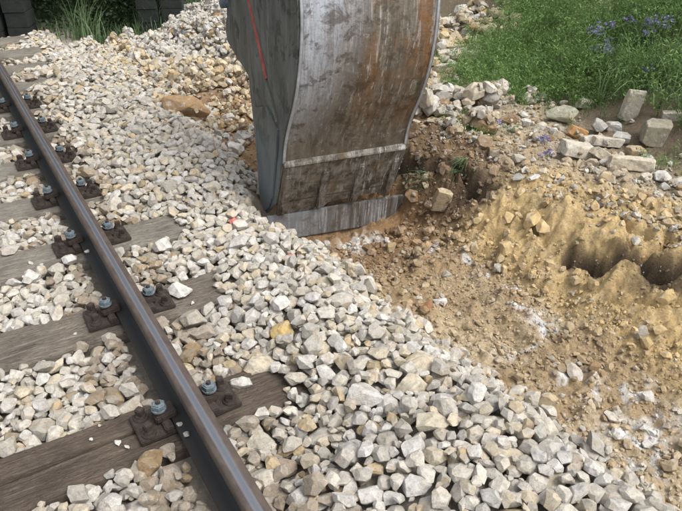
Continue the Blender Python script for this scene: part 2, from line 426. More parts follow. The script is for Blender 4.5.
AN = lambda r: (1.0, r.uniform(.66, .95), r.uniform(.48, .78))
ARN = 26
an = [AN(rng) for _ in range(ARN)]
seeds = [int(s) for s in rng.integers(0, 1e9, ARN)]
mid = [polyhedron(np.random.default_rng(seeds[k]), 14 + k % 4, an[k], .034) for k in range(ARN)]
low = [polyhedron(np.random.default_rng(seeds[k]), 10 + k % 3, an[k], 0) for k in range(ARN)]
hi = [polyhedron(np.random.default_rng(seeds[k]), 14 + k % 4, an[k], .030, 2, .030) for k in range(ARN)]
hi_me = [np_mesh('stone', V, F, None, False) for V, F in hi]
for me in hi_me: me.materials.append(M_STONE_O)

# ------------------------------------------------------------------ ground sheet
def grid(x0, x1, y0, y1, dx, dy):
    xs = np.arange(x0, x1 + 1e-6, dx); ys = np.arange(y0, y1 + 1e-6, dy)
    X, Y = np.meshgrid(xs, ys); n = len(xs); k = len(ys)
    i = (np.arange(k - 1)[:, None] * n + np.arange(n - 1)[None]).ravel()
    return X.ravel(), Y.ravel(), np.stack([i, i + 1, i + 1 + n, i + n], 1)
LIME = [(1.56, 2.98, .10, .9), (1.66, 2.86, .05, .7), (1.80, 2.60, .035, .8), (1.86, 2.38, .04, .9), (1.83, 2.22, .035, .9), (1.80, 1.99, .05, 1), (1.76, 1.84, .05, 1.0), (1.80, 1.70, .06, 1.0),
        (1.66, 1.66, .04, .8), (1.55, 1.37, .055, .9), (1.62, 1.30, .09, .75), (1.58, .98, .12, .9), (1.75, 1.12, .09, .6), (1.42, .85, .10, .6), (1.40, 2.10, .05, .45), (1.5, 1.62, .07, .35), (1.25, 1.75, .05, .4), (1.8, .9, .07, .7)]
def soil_color(x, y):
    n1 = fbm(x, y, 2.2, 4, 70); n2 = fbm(x, y, 7, 4, 71); n3 = fbm(x, y, 18, 3, 72)
    clay = np.array([.62, .455, .225]); brown = np.array([.42, .305, .175]); grey = np.array([.46, .385, .28]); recess_shade = np.array([.075, .05, .032]); buff = np.array([.54, .43, .28])
    def mixc(c, d, t): return c + (d - c) * np.clip(t, 0, 1)[:, None]
    c = np.repeat(grey[None], len(x), 0)
    c = mixc(c, buff, ss(-.1, .4, n2))
    # trench floor
    tr = ss(1.0, 1.2, x) * ss(2.25, 1.95, x) * ss(5.9, 4.9, y)
    c = mixc(c, mixc(np.repeat(brown[None], len(x), 0), buff, ss(-.05, .5, n1 + .5 * n2 + .25 * ss(3, 1.6, y))), tr * .95)
    c = mixc(c, np.array([.29, .175, .085]), ss(1.1, 1.3, x) * ss(2.9, 2.2, x) * ss(2.3, 2.9, y) * ss(6.3, 5.6, y) * ss(-.5, .1, n1 + .3) * .9)
    # clay face
    f = ss(1.82, 2.0, x + .08 * n2) * ss(2.95, 2.55, x + .15 * n1 + .15 * ss(1.8, 2.6, y)) * ss(2.75, 2.45, y + .12 * n2)
    c = mixc(c, clay * 1.0, f)
    c = mixc(c, clay * .62, f * ss(.1, .5, n2) * .5); c = mixc(c, buff * 1.15, f * ss(.15, .5, n3) * .4)
    # moist brown face right of the bucket
    f2 = ss(1.9, 2.0, x) * ss(2.62, 2.25, x + .12 * n2) * ss(2.5, 2.75, y + .1 * n2)
    c = mixc(c, np.array([.17, .11, .06]), f2 * .9)
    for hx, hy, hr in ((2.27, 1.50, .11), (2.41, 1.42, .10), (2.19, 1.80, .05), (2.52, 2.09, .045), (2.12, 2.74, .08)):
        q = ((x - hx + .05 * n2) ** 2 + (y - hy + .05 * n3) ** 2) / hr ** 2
        c = mixc(c, recess_shade, np.exp(-q ** 1.5) * .75)  # hollows painted dark brown, standing for the shade inside them
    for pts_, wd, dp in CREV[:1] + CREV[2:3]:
        c = mixc(c, recess_shade, .92 * np.exp(-(crev(x, y, pts_) / (wd * 1.5)) ** 4))  # shade of the two deepest crevices put into the colour as well
    # gravelly far part and the hillside soil
    xh = 3.12 + .42 * np.maximum(0, y - 2.6)
    c = mixc(c, np.array([.19, .145, .10]), ss(-.2, .3, x - xh))
    c = mixc(c, np.array([.42, .38, .31]), ss(5.2, 6.2, y) * ss(-.1, -.5, x - xh) * .8)
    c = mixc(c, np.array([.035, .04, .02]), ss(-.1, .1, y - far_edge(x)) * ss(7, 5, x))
    # bed under the ballast: grey grit
    c = mixc(c, np.array([.36, .325, .27]), ss(1.12, 1.0, x) * (y < 9))
    for lx, ly, lr, a in LIME:
        q = ((x - lx + .07 * n2) ** 2 + (y - ly + .07 * n3) ** 2) / lr ** 2
        c = mixc(c, np.array([.76, .745, .71]), 1.5 * np.exp(-q ** 1.2) * a * ss(.0, .12, .26 - np.abs(fbm(x, y, 12, 3, 76) + .25 * n3)))
    return np.clip(c, .01, .9)
def sheet(name, x0, x1, y0, y1, dx, dy, z_off=0.0):
    X, Y, F = grid(x0, x1, y0, y1, dx, dy); Z = ground(X, Y) + z_off
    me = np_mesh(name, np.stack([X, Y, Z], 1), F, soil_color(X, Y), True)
    o = link(name, me, M_SOIL); tag(o, kind='structure'); return o
NX0, NX1, NY0, NY1 = 1.0, 3.4, .3, 4.2
# one continuous sheet: a fine patch for the dug ground, coarser rows around it share its border heights
g_near = sheet('trench_ground', NX0, NX1, NY0, NY1, .008, .008)
def ring_sheet():
    xs = np.unique(np.concatenate([np.arange(-60, -4, 4.), np.arange(-4, 12, .05), np.arange(12, 80, 4.)]).round(4))
    ys = np.unique(np.concatenate([np.arange(-40, -1, 3.), np.arange(-1, 14, .05), np.arange(14, 90, 4.)]).round(4))
    X, Y = np.meshgrid(xs, ys); n = len(xs); k = len(ys)
    Xf, Yf = X.ravel(), Y.ravel()
    Xc, Yc = np.clip(Xf, -4, 12), np.clip(Yf, -1, 14)
    Z = ground(Xc, Yc)
    inside = (Xf > NX0 + .04) & (Xf < NX1 - .04) & (Yf > NY0 + .04) & (Yf < NY1 - .04)
    Z = Z - .12 * inside - .002
    i = (np.arange(k - 1)[:, None] * n + np.arange(n - 1)[None]).ravel()
    F = np.stack([i, i + 1, i + 1 + n, i + n], 1)
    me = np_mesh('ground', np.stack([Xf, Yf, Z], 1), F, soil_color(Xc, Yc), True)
    return tag(link('ground', me, M_SOIL), kind='structure')
GROUND = ring_sheet()

# ------------------------------------------------------------------ height map for dropping stones
CS = .008
HX0, HY0, HX1, HY1 = -1.7, .2, 7.0, 11.0
hx = np.arange(HX0, HX1, CS); hy = np.arange(HY0, HY1, CS)
HG_X, HG_Y = np.meshgrid(hx, hy)
Hm = ground(HG_X.ravel(), HG_Y.ravel()).reshape(HG_X.shape).astype(np.float32)
blocked = np.zeros(Hm.shape, bool)
def cells(x0, x1, y0, y1):
    a, b = int((x0 - HX0) / CS), int((x1 - HX0) / CS); c, d = int((y0 - HY0) / CS), int((y1 - HY0) / CS)
    return slice(max(c, 0), max(d, 0)), slice(max(a, 0), max(b, 0))
for s in SLEEPERS:
    sl_ = cells(-1.7, .55, s - .125, s + .125); Hm[sl_] = np.maximum(Hm[sl_], -.175)
    sl_ = cells(-.19, .19, s - .085, s + .085); Hm[sl_] = np.maximum(Hm[sl_], -.155); blocked[cells(-.215, .215, s - .10, s + .10)] = True
sl_ = cells(-.0625, .0625, HY0, 10.9); Hm[sl_] = -.145; blocked[cells(-.078, .078, HY0, 10.9)] = True
S_near = ballast_top(HG_X.ravel(), HG_Y.ravel()).reshape(Hm.shape).astype(np.float32)
# keep sleeper tops bare on the left and for a little way on the right of the rail
bare_to = {1.04: .10, 1.7376: .36, 2.4486: .34, 3.1307: .38, 3.7286: .0, 4.3349: .0}
for s in SLEEPERS:
    sl_ = cells(-1.7, bare_to.get(s, -.1 if s < 6 else .42), s - .112, s + .112); S_near[sl_] = -.30
# bucket stands here
def pix(x, y, z):
    dx, dy, dz = x - CAM[0], y - CAM[1], z - CAM[2]
    zz = dx * FW[0] + dy * FW[1] + dz * FW[2]
    return 341 + FPX * (dx * RT[0] + dy * RT[1] + dz * RT[2]) / zz, 255.5 - FPX * (dx * UP[0] + dy * UP[1] + dz * UP[2]) / zz, zz
BO = np.array([1.05, 3.05]); BTH = R(8.5)
BEX = np.array([math.cos(BTH), -math.sin(BTH)]); BEY = np.array([math.sin(BTH), math.cos(BTH)])
def in_bucket(x, y, m=.03):
    q = np.array([x, y]) - BO; u, v = q @ BEX, q @ BEY
    return (-.07 - m < u < .87 + m) and (.10 - m < v < .50)

P_ARCH, P_LOC, P_ROT, P_S, P_COL, P_LOD = [], [], [], [], [], []
def rotm(phi, tx, ty):
    c, s = math.cos(phi), math.sin(phi)
    Rz = np.array([[c, -s, 0], [s, c, 0], [0, 0, 1]])
    Rx = np.array([[1, 0, 0], [0, math.cos(tx), -math.sin(tx)], [0, math.sin(tx), math.cos(tx)]])
    Ry = np.array([[math.cos(ty), 0, math.sin(ty)], [0, 1, 0], [-math.sin(ty), 0, math.cos(ty)]])
    return Ry @ Rx @ Rz
def probe(x, y, a, b, c, phi):
    i0 = int((x - a - HX0) / CS); i1 = int((x + a - HX0) / CS) + 1; j0 = int((y - a - HY0) / CS); j1 = int((y + a - HY0) / CS) + 1
    if i0 < 0 or j0 < 0 or i1 >= Hm.shape[1] or j1 >= Hm.shape[0]: return None
    gx = hx[i0:i1] - x; gy = (hy[j0:j1] - y)[:, None]
    cp, sp = math.cos(phi), math.sin(phi)
    q = 1 - ((gx * cp + gy * sp) / a) ** 2 - ((-gx * sp + gy * cp) / b) ** 2
    m = q > .05
    if not m.any(): return None
    s = np.sqrt(q[m]) * c
    sub = Hm[j0:j1, i0:i1]
    d = sub[m] + s * .93
    return (.45 * d.max() + .55 * d.mean(), m, s, sub, j0, i0, j1, i1)
def slope_at(x, y, a):
    i = int((x - HX0) / CS); j = int((y - HY0) / CS); k = max(1, int(a / CS))
    i = min(max(i, k), Hm.shape[1] - k - 1); j = min(max(j, k), Hm.shape[0] - k - 1)
    gx = (Hm[j, i + k] - Hm[j, i - k]) / (2 * k * CS); gy = (Hm[j + k, i] - Hm[j - k, i]) / (2 * k * CS)
    return max(-1.2, min(1.2, gx)), max(-1.2, min(1.2, gy))
def commit(x, y, z, p, top=.95):
    _, m, s, sub, j0, i0, j1, i1 = p
    sub[m] = np.maximum(sub[m], z + s * top)
RNG = np.random.default_rng(5)
PAL = np.array([(.64, .595, .52), (.68, .655, .61), (.58, .53, .45), (.62, .54, .41), (.52, .49, .43), (.46, .445, .40), (.58, .46, .29), (.40, .32, .21)])
PW = np.array([.28, .21, .16, .14, .09, .06, .04, .02])
PWI = np.array([.30, .30, .15, .08, .09, .05, .02, .01])
def ballast_color(x, y):
    c = PAL[RNG.choice(8, p=PWI if x < .1 else PW)] * RNG.uniform(.80, 1.05)
    if y > 6.3 and x > 1.3: c = c * .5 + np.array([.56, .545, .52]) * .45
    elif x > .6 and y > 4.6 and RNG.random() < .75 * min(1, (x - .75) * 1.5): c = c * np.array([.97, .86, .66])
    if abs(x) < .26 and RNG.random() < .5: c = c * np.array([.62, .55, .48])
    return c
def lay(N, region, amean, avar, target, reject, colour, cand=3, tol=.55, margin=60, sfun=None):
    xs0, xs1, ys0, ys1 = region; cnt = 0
    for _ in range(N):
        best = None
        a = amean * math.exp(RNG.normal(0, avar))
        k = RNG.integers(ARN); b = a * an[k][1]; c = a * an[k][2]; phi = RNG.uniform(0, math.tau)
        U = RNG.random((cand, 2))
        for t in range(cand):
            x = xs0 + (xs1 - xs0) * U[t, 0]; y = ys0 + (ys1 - ys0) * U[t, 1]
            if reject(x, y): continue
            j, i = int((y - HY0) / CS), int((x - HX0) / CS)
            if j < 0 or i < 0 or j >= Hm.shape[0] or i >= Hm.shape[1] or blocked[j, i]: continue
            T = S_near[j, i] if target is None else target(x, y)
            if Hm[j, i] > T: continue
            px, py, zz = pix(x, y, T)
            if zz < .3 or px < -margin or px > 682 + margin or py < -margin or py > 511 + margin * 1.6: continue
            p = probe(x, y, a, b, c, phi)
            if p is None: continue
            e = p[0] + c - T
            if best is None or e < best[0]: best = (e, x, y, p)
        if best is None or best[0] > tol * c + .006: continue
        _, x, y, p = best; z = p[0]
        gx, gy = slope_at(x, y, a)
        commit(x, y, z, p)
        P_ARCH.append(k); P_LOC.append((x, y, z)); P_ROT.append(rotm(phi, math.atan(gy) * .8 + RNG.normal(0, .16), -math.atan(gx) * .8 + RNG.normal(0, .16)))
        P_S.append(a); P_COL.append(colour(x, y)); cnt += 1
    return cnt

#DISTINCT_START
DISTINCT = [
    ('stone_slab', 'small pale slab wedged behind the left end of the slab row', 'stone slab', 3.147, 2.684, (0.133, 0.076, 0.058), -0.30, (-0.31, 0.05), (0.6, 0.55, 0.46), 100, 0.9, None, 0),
    ('rock', 'whitish angular stone between the grey lumpy stone and the tall leaning slab', 'stone', 3.389, 2.715, (0.109, 0.078, 0.060), -0.61, (-0.05, -0.03), (0.66, 0.64, 0.6), 101, 0.9, None, 0),
    ('stone_slab', 'pale slab under the long grass at the right edge, behind the big upright block', 'stone slab', 3.636, 2.458, (0.146, 0.088, 0.068), -0.79, (-0.03, -0.10), (0.6, 0.55, 0.46), 102, 0.9, None, 0),
    ('pebble', 'small flat stone just below the long bar shaped slab', 'pebble', 2.965, 2.117, (0.077, 0.045, 0.034), -0.15, (0.03, -0.04), (0.6, 0.55, 0.46), 103, 0.9, None, 0),
    ('rock', 'small pale stone right of the dark brown stone', 'stone', 3.034, 3.027, (0.091, 0.070, 0.048), -0.58, (-0.08, -0.13), (0.6, 0.55, 0.46), 104, 0.0, None, 0),
    ('rock', 'small whitish stone touching the dark brown stone', 'stone', 2.992, 3.111, (0.091, 0.077, 0.053), -0.59, (0.06, -0.03), (0.66, 0.64, 0.6), 105, 0.0, None, 0),
    ('boulder', 'large rusty orange boulder at the edge of the white gravel left of the bucket', 'boulder', 1.085, 4.743, (0.349, 0.258, 0.178), -0.43, (-0.02, 0.00), (0.4, 0.25, 0.12), 106, 0.0, None, 0),
    ('stone_slab', 'pale blocky stone tilted at the left end of the row of slabs', 'stone slab', 2.888, 2.580, (0.217, 0.133, 0.102), -0.36, (0.07, 0.24), (0.6, 0.55, 0.46), 107, 0.9, None, 0),
    ('stone_slab', 'cream block leaning against the tilted stone at the left end of the slab row', 'stone slab', 2.971, 2.438, (0.169, 0.089, 0.069), -0.57, (0.06, 0.53), (0.62, 0.55, 0.42), 108, 0.9, None, 0),
    ('stone_slab', 'pale flat slab lying behind the two leftmost blocks of the slab row', 'stone slab', 3.197, 2.593, (0.211, 0.082, 0.063), -0.58, (-0.03, 0.12), (0.6, 0.55, 0.46), 109, 0.9, None, 0),
    ('stone_slab', 'long pale bar shaped slab lying in front of the other slabs', 'stone slab', 3.005, 2.254, (0.292, 0.088, 0.088), -0.65, (-0.04, 0.11), (0.62, 0.55, 0.42), 110, 0.9, None, 0),
    ('rock', 'small squarish tan block just behind the long bar shaped slab', 'stone', 3.247, 2.402, (0.122, 0.092, 0.070), -0.48, (0.01, 0.08), (0.46, 0.36, 0.22), 111, 0.9, None, 0),
    ('rock', 'grey block standing behind the squarish tan block', 'stone', 3.300, 2.569, (0.113, 0.076, 0.058), -0.89, (0.12, -0.12), (0.46, 0.45, 0.42), 112, 0.9, None, 0),
    ('rock', 'big upright brownish block under the long grass at the right', 'stone', 3.432, 2.410, (0.182, 0.146, 0.161), -0.75, (0.03, 0.08), (0.34, 0.31, 0.23), 113, 0.9, None, 0),
    ('rock', 'tall pale slab leaning up the slope left of the big upright block', 'stone', 3.522, 2.703, (0.124, 0.074, 0.272), -0.60, (0.22, 0.00), (0.6, 0.55, 0.46), 114, 0.9, None, 0),
    ('rock', 'round white stone right of the long bar shaped slab', 'stone', 3.059, 2.072, (0.113, 0.107, 0.073), -0.55, (0.17, 0.09), (0.66, 0.64, 0.6), 115, 0.0, None, 0),
    ('rock', 'pale stone at the right edge of the photo beside the round white stone', 'stone', 3.063, 1.963, (0.093, 0.087, 0.060), -0.52, (0.13, -0.02), (0.6, 0.55, 0.46), 116, 0.0, None, 0),
    ('rock', 'orange brown cube like stone above the tilted pale block', 'stone', 3.163, 2.819, (0.136, 0.097, 0.075), -0.66, (0.07, 0.37), (0.48, 0.26, 0.09), 117, 0.9, None, 0),
    ('rock', 'grey lumpy stone right of the orange brown stone', 'stone', 3.309, 2.760, (0.116, 0.111, 0.099), -0.57, (-0.09, 0.03), (0.46, 0.45, 0.42), 118, 0.0, None, 0),
    ('pebble', 'small bright white pebble left of the orange brown stone', 'pebble', 3.060, 2.930, (0.069, 0.065, 0.049), -0.85, (0.08, 0.06), (0.66, 0.64, 0.6), 119, 0.0, None, 0),
    ('boulder', 'broad mossy grey boulder at the lower edge of the green herbs', 'boulder', 3.289, 3.073, (0.230, 0.172, 0.119), -0.74, (0.01, -0.12), (0.36, 0.36, 0.26), 120, 0.0, None, 0),
    ('rock', 'pale round stone above and right of the mossy boulder', 'stone', 3.595, 3.156, (0.119, 0.113, 0.085), -0.46, (-0.24, -0.11), (0.6, 0.55, 0.46), 121, 0.0, None, 0),
    ('rock', 'dark brown stone left of the mossy boulder', 'stone', 2.928, 3.223, (0.135, 0.099, 0.068), -0.46, (0.14, -0.26), (0.26, 0.16, 0.08), 122, 0.0, None, 0),
    ('rock', 'pale grey rounded stone between the brown stone and the rusty tan one', 'stone', 2.863, 3.486, (0.125, 0.119, 0.099), -0.61, (0.04, -0.07), (0.46, 0.45, 0.42), 123, 0.0, None, 0),
    ('rock', 'rusty tan angular stone just right of the bucket edge', 'stone', 2.981, 3.737, (0.155, 0.147, 0.111), -0.36, (-0.14, 0.04), (0.48, 0.26, 0.09), 124, 0.0, None, 0),
    ('rock', 'greenish grey stone left of the rusty tan angular stone', 'stone', 2.942, 3.894, (0.134, 0.127, 0.096), -0.67, (0.17, -0.00), (0.36, 0.36, 0.26), 125, 0.0, None, 0),
    ('stone_slab', 'flat white stone touching the right edge of the bucket in the view', 'stone slab', 2.786, 3.901, (0.155, 0.088, 0.068), -0.59, (-0.21, 0.20), (0.66, 0.64, 0.6), 126, 0.9, None, 0),
    ('boulder', 'big tan stone in the middle of the rock pile right of the bucket', 'boulder', 4.190, 5.356, (0.249, 0.207, 0.143), -0.46, (0.09, 0.14), (0.46, 0.36, 0.22), 127, 0.0, None, 0),
    ('stone_slab', 'thin flat slab lying below the big tan stone of the rock pile', 'stone slab', 3.896, 4.983, (0.351, 0.105, 0.105), -0.50, (-0.08, -0.10), (0.6, 0.55, 0.46), 128, 0.9, None, 0),
    ('boulder', 'large pale grey stone at the top of the rock pile near the herbs', 'boulder', 4.785, 5.726, (0.289, 0.200, 0.138), -0.64, (0.16, -0.18), (0.46, 0.45, 0.42), 129, 0.0, None, 0),
    ('boulder', 'whitish stone at the very top of the rock pile', 'boulder', 5.063, 6.245, (0.238, 0.166, 0.114), -0.62, (-0.04, 0.03), (0.66, 0.64, 0.6), 130, 0.0, None, 0),
    ('rock', 'pale stone at the foot of the rock pile beside the bucket edge', 'stone', 3.432, 4.635, (0.181, 0.118, 0.081), -0.48, (-0.15, -0.21), (0.6, 0.55, 0.46), 131, 0.0, None, 0),
    ('rock', 'pale stone left of the large pale grey stone in the rock pile', 'stone', 4.730, 6.155, (0.209, 0.174, 0.120), -0.55, (0.15, 0.09), (0.6, 0.55, 0.46), 132, 0.0, None, 0),
    ('rock', 'grey stone half in the weeds below the thin flat slab', 'stone', 3.648, 4.475, (0.162, 0.108, 0.074), -0.52, (-0.04, 0.04), (0.46, 0.45, 0.42), 133, 0.0, None, 0),
    ('rock', 'grey stone enclosed by the green herbs above the brown stone', 'stone', 3.693, 4.136, (0.156, 0.139, 0.095), -0.58, (0.10, -0.10), (0.46, 0.45, 0.42), 134, 0.0, None, 0),
    ('rock', 'tan upright stone standing in the dark soil right of the bucket blade', 'stone', 2.011, 2.809, (0.107, 0.064, 0.179), -0.53, (0.34, 0.07), (0.46, 0.36, 0.22), 135, 0.9, None, 0),
    ('pebble', 'small black clod on top of the yellow clay bank', 'pebble', 2.452, 2.029, (0.066, 0.062, 0.047), -0.52, (0.31, 0.18), (0.05, 0.045, 0.04), 136, 0.0, None, 0),
    ('pebble', 'white flat pebble on the lip of the clay bank, right of a grey one', 'pebble', 2.397, 2.456, (0.077, 0.047, 0.035), -0.37, (-0.24, -0.04), (0.66, 0.64, 0.6), 137, 0.0, None, 0),
    ('pebble', 'grey flat pebble on the lip of the clay bank, left of a white one', 'pebble', 2.344, 2.522, (0.072, 0.054, 0.037), -0.62, (0.06, -0.27), (0.46, 0.45, 0.42), 138, 0.0, None, 0),
    ('pebble', 'rusty brown stone on the trench floor left of a whitish one', 'pebble', 1.391, 2.133, (0.077, 0.074, 0.055), -0.41, (0.13, -0.16), (0.36, 0.19, 0.09), 139, 0.0, None, 0),
    ('pebble', 'whitish stone on the trench floor right of a rusty one', 'pebble', 1.506, 2.159, (0.074, 0.053, 0.036), -0.66, (-0.10, 0.01), (0.66, 0.64, 0.6), 140, 0.0, None, 0),
    ('rock', 'largest white triangular stone on the heap below the middle of the photo', 'stone', 0.553, 1.434, (0.141, 0.113, 0.077), -0.47, (0.25, -0.02), (0.66, 0.64, 0.6), 141, 0.0, None, 2),
    ('rock', 'large cream boulder of the heap beside the end of the dark sleeper', 'stone', 0.343, 1.835, (0.148, 0.097, 0.067), -0.45, (0.02, 0.21), (0.62, 0.55, 0.42), 142, 0.0, None, 2),
    ('rock', 'big pale flat stone next to the rail, below the dark sleeper', 'stone', 0.172, 1.484, (0.102, 0.095, 0.065), -0.46, (0.16, -0.13), (0.6, 0.55, 0.46), 143, 0.0, None, 2),
    ('rock', 'large smooth grey stone of the heap below the tan brown one', 'stone', 0.370, 1.233, (0.095, 0.091, 0.076), -0.57, (-0.10, 0.18), (0.46, 0.45, 0.42), 144, 0.0, None, 2),
    ('rock', 'tan brown stone of the heap between a white triangular and a grey stone', 'stone', 0.480, 1.295, (0.087, 0.067, 0.046), -0.47, (-0.04, -0.05), (0.46, 0.36, 0.22), 145, 0.0, None, 2),
    ('rock', 'pale stone resting at the end of the dark sleeper', 'stone', 0.405, 1.676, (0.089, 0.074, 0.051), -0.49, (-0.08, -0.11), (0.6, 0.55, 0.46), 146, 0.0, None, 2),
    ('pebble', 'white stone with a faint orange spot low on the heap', 'pebble', 0.514, 1.103, (0.077, 0.073, 0.059), -0.49, (0.30, -0.03), (0.66, 0.64, 0.6), 147, 0.0, None, 2),
    ('rock', 'rounded whitish stone of the heap near the bottom edge of the photo', 'stone', 0.451, 1.001, (0.094, 0.071, 0.049), -0.61, (-0.14, -0.16), (0.66, 0.64, 0.6), 148, 0.0, None, 2),
    ('rock', 'flat white stone of the heap at the bottom edge, left of a rounded one', 'stone', 0.344, 1.072, (0.089, 0.066, 0.045), -0.48, (0.10, 0.00), (0.66, 0.64, 0.6), 149, 0.0, None, 2),
    ('rock', 'large cream stone on the outer slope of the heap', 'stone', 0.616, 1.144, (0.114, 0.086, 0.059), -0.51, (0.01, 0.02), (0.62, 0.55, 0.42), 150, 0.0, None, 2),
    ('rock', 'large cream stone on the crest of the heap, right of the white triangular one', 'stone', 0.716, 1.384, (0.129, 0.114, 0.079), -0.73, (-0.05, 0.01), (0.62, 0.55, 0.42), 151, 0.0, None, 2),
    ('rock', 'yellow stone standing out near the crest of the white heap', 'stone', 0.475, 1.927, (0.097, 0.089, 0.061), -0.64, (-0.06, -0.10), (0.6, 0.44, 0.18), 152, 0.0, None, 2),
    ('pebble', 'round white stone lying against the fastening on the third sleeper', 'pebble', -0.134, 3.000, (0.078, 0.073, 0.050), -0.59, (0.10, -0.05), (0.66, 0.64, 0.6), 153, 0.0, None, 1),
    ('rock', 'white stone lying beside the rail fastening of the dark sleeper', 'stone', 0.226, 1.776, (0.090, 0.054, 0.040), -0.57, (0.10, 0.08), (0.66, 0.64, 0.6), 154, 0.0, None, 1),
    ('rock', 'white lumpy stone lying beside the fastening of the second sleeper', 'stone', 0.233, 2.458, (0.108, 0.102, 0.077), -0.34, (-0.25, 0.10), (0.66, 0.64, 0.6), 155, 0.0, None, 1),
    ('pebble', 'small stone with red paint, farthest of the three painted ones', 'pebble', 0.701, 2.950, (0.053, 0.043, 0.029), -0.60, (0.02, 0.10), (0.75, 0.22, 0.18), 156, 0.0, 'stones with red paint marks', 2),
    ('pebble', 'small stone with red paint at the left end of the bucket blade', 'pebble', 0.767, 2.642, (0.060, 0.045, 0.031), -0.42, (0.12, 0.02), (0.8, 0.22, 0.18), 157, 0.0, 'stones with red paint marks', 2),
    ('pebble', 'small stone with red paint just below the bucket blade', 'pebble', 0.764, 2.408, (0.052, 0.038, 0.026), -0.35, (-0.03, -0.02), (0.7, 0.3, 0.25), 158, 0.0, 'stones with red paint marks', 2),
]
#DISTINCT_END

def rock_object(name, label, cat, x, y, dims, yaw, tilt, color, seed, boxy=0.0, group=None, sink=.12, lift=None):
    r = np.random.default_rng(seed)
    a, b, c = (d / 2 for d in dims)
    V, F = polyhedron(r, 9 if boxy else 13, (1, b / a, c / a), .05 if not boxy else .045, 3 if max(dims) > .08 else 2, .035, boxy, 1)
    me = np_mesh(name, V * a, F, None, False); me.materials.append(M_STONE_O)
    p = probe(x, y, a, b, c, yaw)
    z = p[0] - (sink or .12) * c if p else float(ground(np.array([x]), np.array([y]))[0]) + c * .7
    if sink is None and y > 4: z = max(float(ballast_top(np.array([x]), np.array([y]))[0]), float(ground(np.array([x]), np.array([y]))[0])) + .55 * c
    elif sink is None: z = float(ballast_top(np.array([x]), np.array([y]))[0]) - .15 * c
    if p:
        commit(x, y, z, p); blocked[p[4]:p[6], p[5]:p[7]] |= p[1]
    o = link(name, me); o.location = (x, y, z)
    o.rotation_mode = 'QUATERNION'
    o.rotation_quaternion = Matrix(rotm(yaw, tilt[0], tilt[1]).tolist()).to_quaternion()
    o.color = (*color, 1)
    tag(o, label, cat, group)
    return o
# the large ones go down first so that the small stuff gathers round them
for d in DISTINCT:
    if d[-1] != 1: rock_object(*d[:-1], sink=(None if d[-1] == 2 or d[0] == 'boulder' and d[4] > 4 else .15))

no_b = lambda x, y: in_bucket(x, y) or y > far_edge(x)
import time as _t; _t0 = _t.time()
# track ballast, near to far
def edge_reject(x, y): return x > 1.20 - .20 * math.exp(-((y - 3.05) / .4) ** 2) or no_b(x, y)
n1 = lay(8000, (-1.5, 1.30, .45, 2.2), .0375, .30, None, edge_reject, ballast_color, 4)
n2 = lay(5800, (-1.5, 1.30, 2.2, 4.6), .033, .28, None, edge_reject, ballast_color, 3)
n3 = lay(9000, (-.9, 1.9, 4.6, 8.2), .033, .25, None, lambda x, y: no_b(x, y) or x > 1.10 + .8 * min(1, max(0, (y - 5.3) / .7)) or (x > 1.0 and y > 7.0), ballast_color, 2)
# smaller chips that fill the gaps
n3b = lay(7000, (-1.5, 1.25, .45, 4.6), .027, .28, None, edge_reject, ballast_color, 3, 1.7)
n4 = lay(5500, (-1.5, 1.30, .45, 3.6), .015, .3, None, edge_reject, ballast_color, 2, 1.6)
for x, y, z, a in ((-.247, 1.72, -.168, .012), (-.225, 1.685, -.168, .010), (-.045, 1.60, -.132, .013), (-.05, 1.66, -.134, .012), (-.05, 2.98, -.132, .014), (.235, 1.60, -.168, .012), (.27, 1.57, -.168, .009), (-.32, 1.78, -.168, .007), (-.28, 1.83, -.168, .006), (-.24, 2.40, -.168, .008), (-.3, 3.08, -.168, .014), (-.26, 3.03, -.168, .010), (.25, 2.36, -.168, .009)):
    P_ARCH.append(int(RNG.integers(ARN))); P_LOC.append((x, y, z)); P_ROT.append(rotm(RNG.uniform(0, 6), .1, .1)); P_S.append(a); P_COL.append(PAL[1])
N_BALLAST = len(P_S)
def flush(sel, name, lodf, parent=None):
    sel = np.asarray(sel); Vs, Fs, Cs = [], [], []; off = 0
    for q in sel:
        V, F = lodf(q)[P_ARCH[q]]
        W = (V * P_S[q]) @ P_ROT[q].T + np.array(P_LOC[q])
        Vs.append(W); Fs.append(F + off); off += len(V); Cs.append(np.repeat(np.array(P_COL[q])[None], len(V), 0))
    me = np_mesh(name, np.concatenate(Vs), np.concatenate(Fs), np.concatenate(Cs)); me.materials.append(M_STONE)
    o = link(name, me, None, parent); return o
# pick the 300 that show largest
arr = np.array(P_LOC); S = np.array(P_S)
px, py, zz = pix(arr[:, 0], arr[:, 1], arr[:, 2])
i = np.clip(((arr[:, 0] - HX0) / CS).astype(int), 0, Hm.shape[1] - 1); j = np.clip(((arr[:, 1] - HY0) / CS).astype(int), 0, Hm.shape[0] - 1)
exposed = Hm[j, i] < arr[:, 2] + S * .75
score = S / zz * exposed * ((px > 6) & (px < 676) & (py > 6) & (py < 505))
order = np.argsort(-score)[:300]
ballast = bpy.data.objects.new('ballast', None)
COL.objects.link(ballast); tag(ballast, kind='structure')
for q in order:
    o = link('stone', hi_me[P_ARCH[q]], None, ballast)
    mw = np.eye(4); mw[:3, :3] = P_ROT[q] * P_S[q]; mw[:3, 3] = P_LOC[q]
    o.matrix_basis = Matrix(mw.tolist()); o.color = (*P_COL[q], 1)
chosen = set(order.tolist())
rest = [q for q in range(N_BALLAST) if q not in chosen]
dist = np.linalg.norm(arr - CAM, axis=1)
tag(flush(rest, 'gravel', lambda q: mid if (dist[q] < 5.2 and P_S[q] > .02) else low, ballast), kind='stuff')

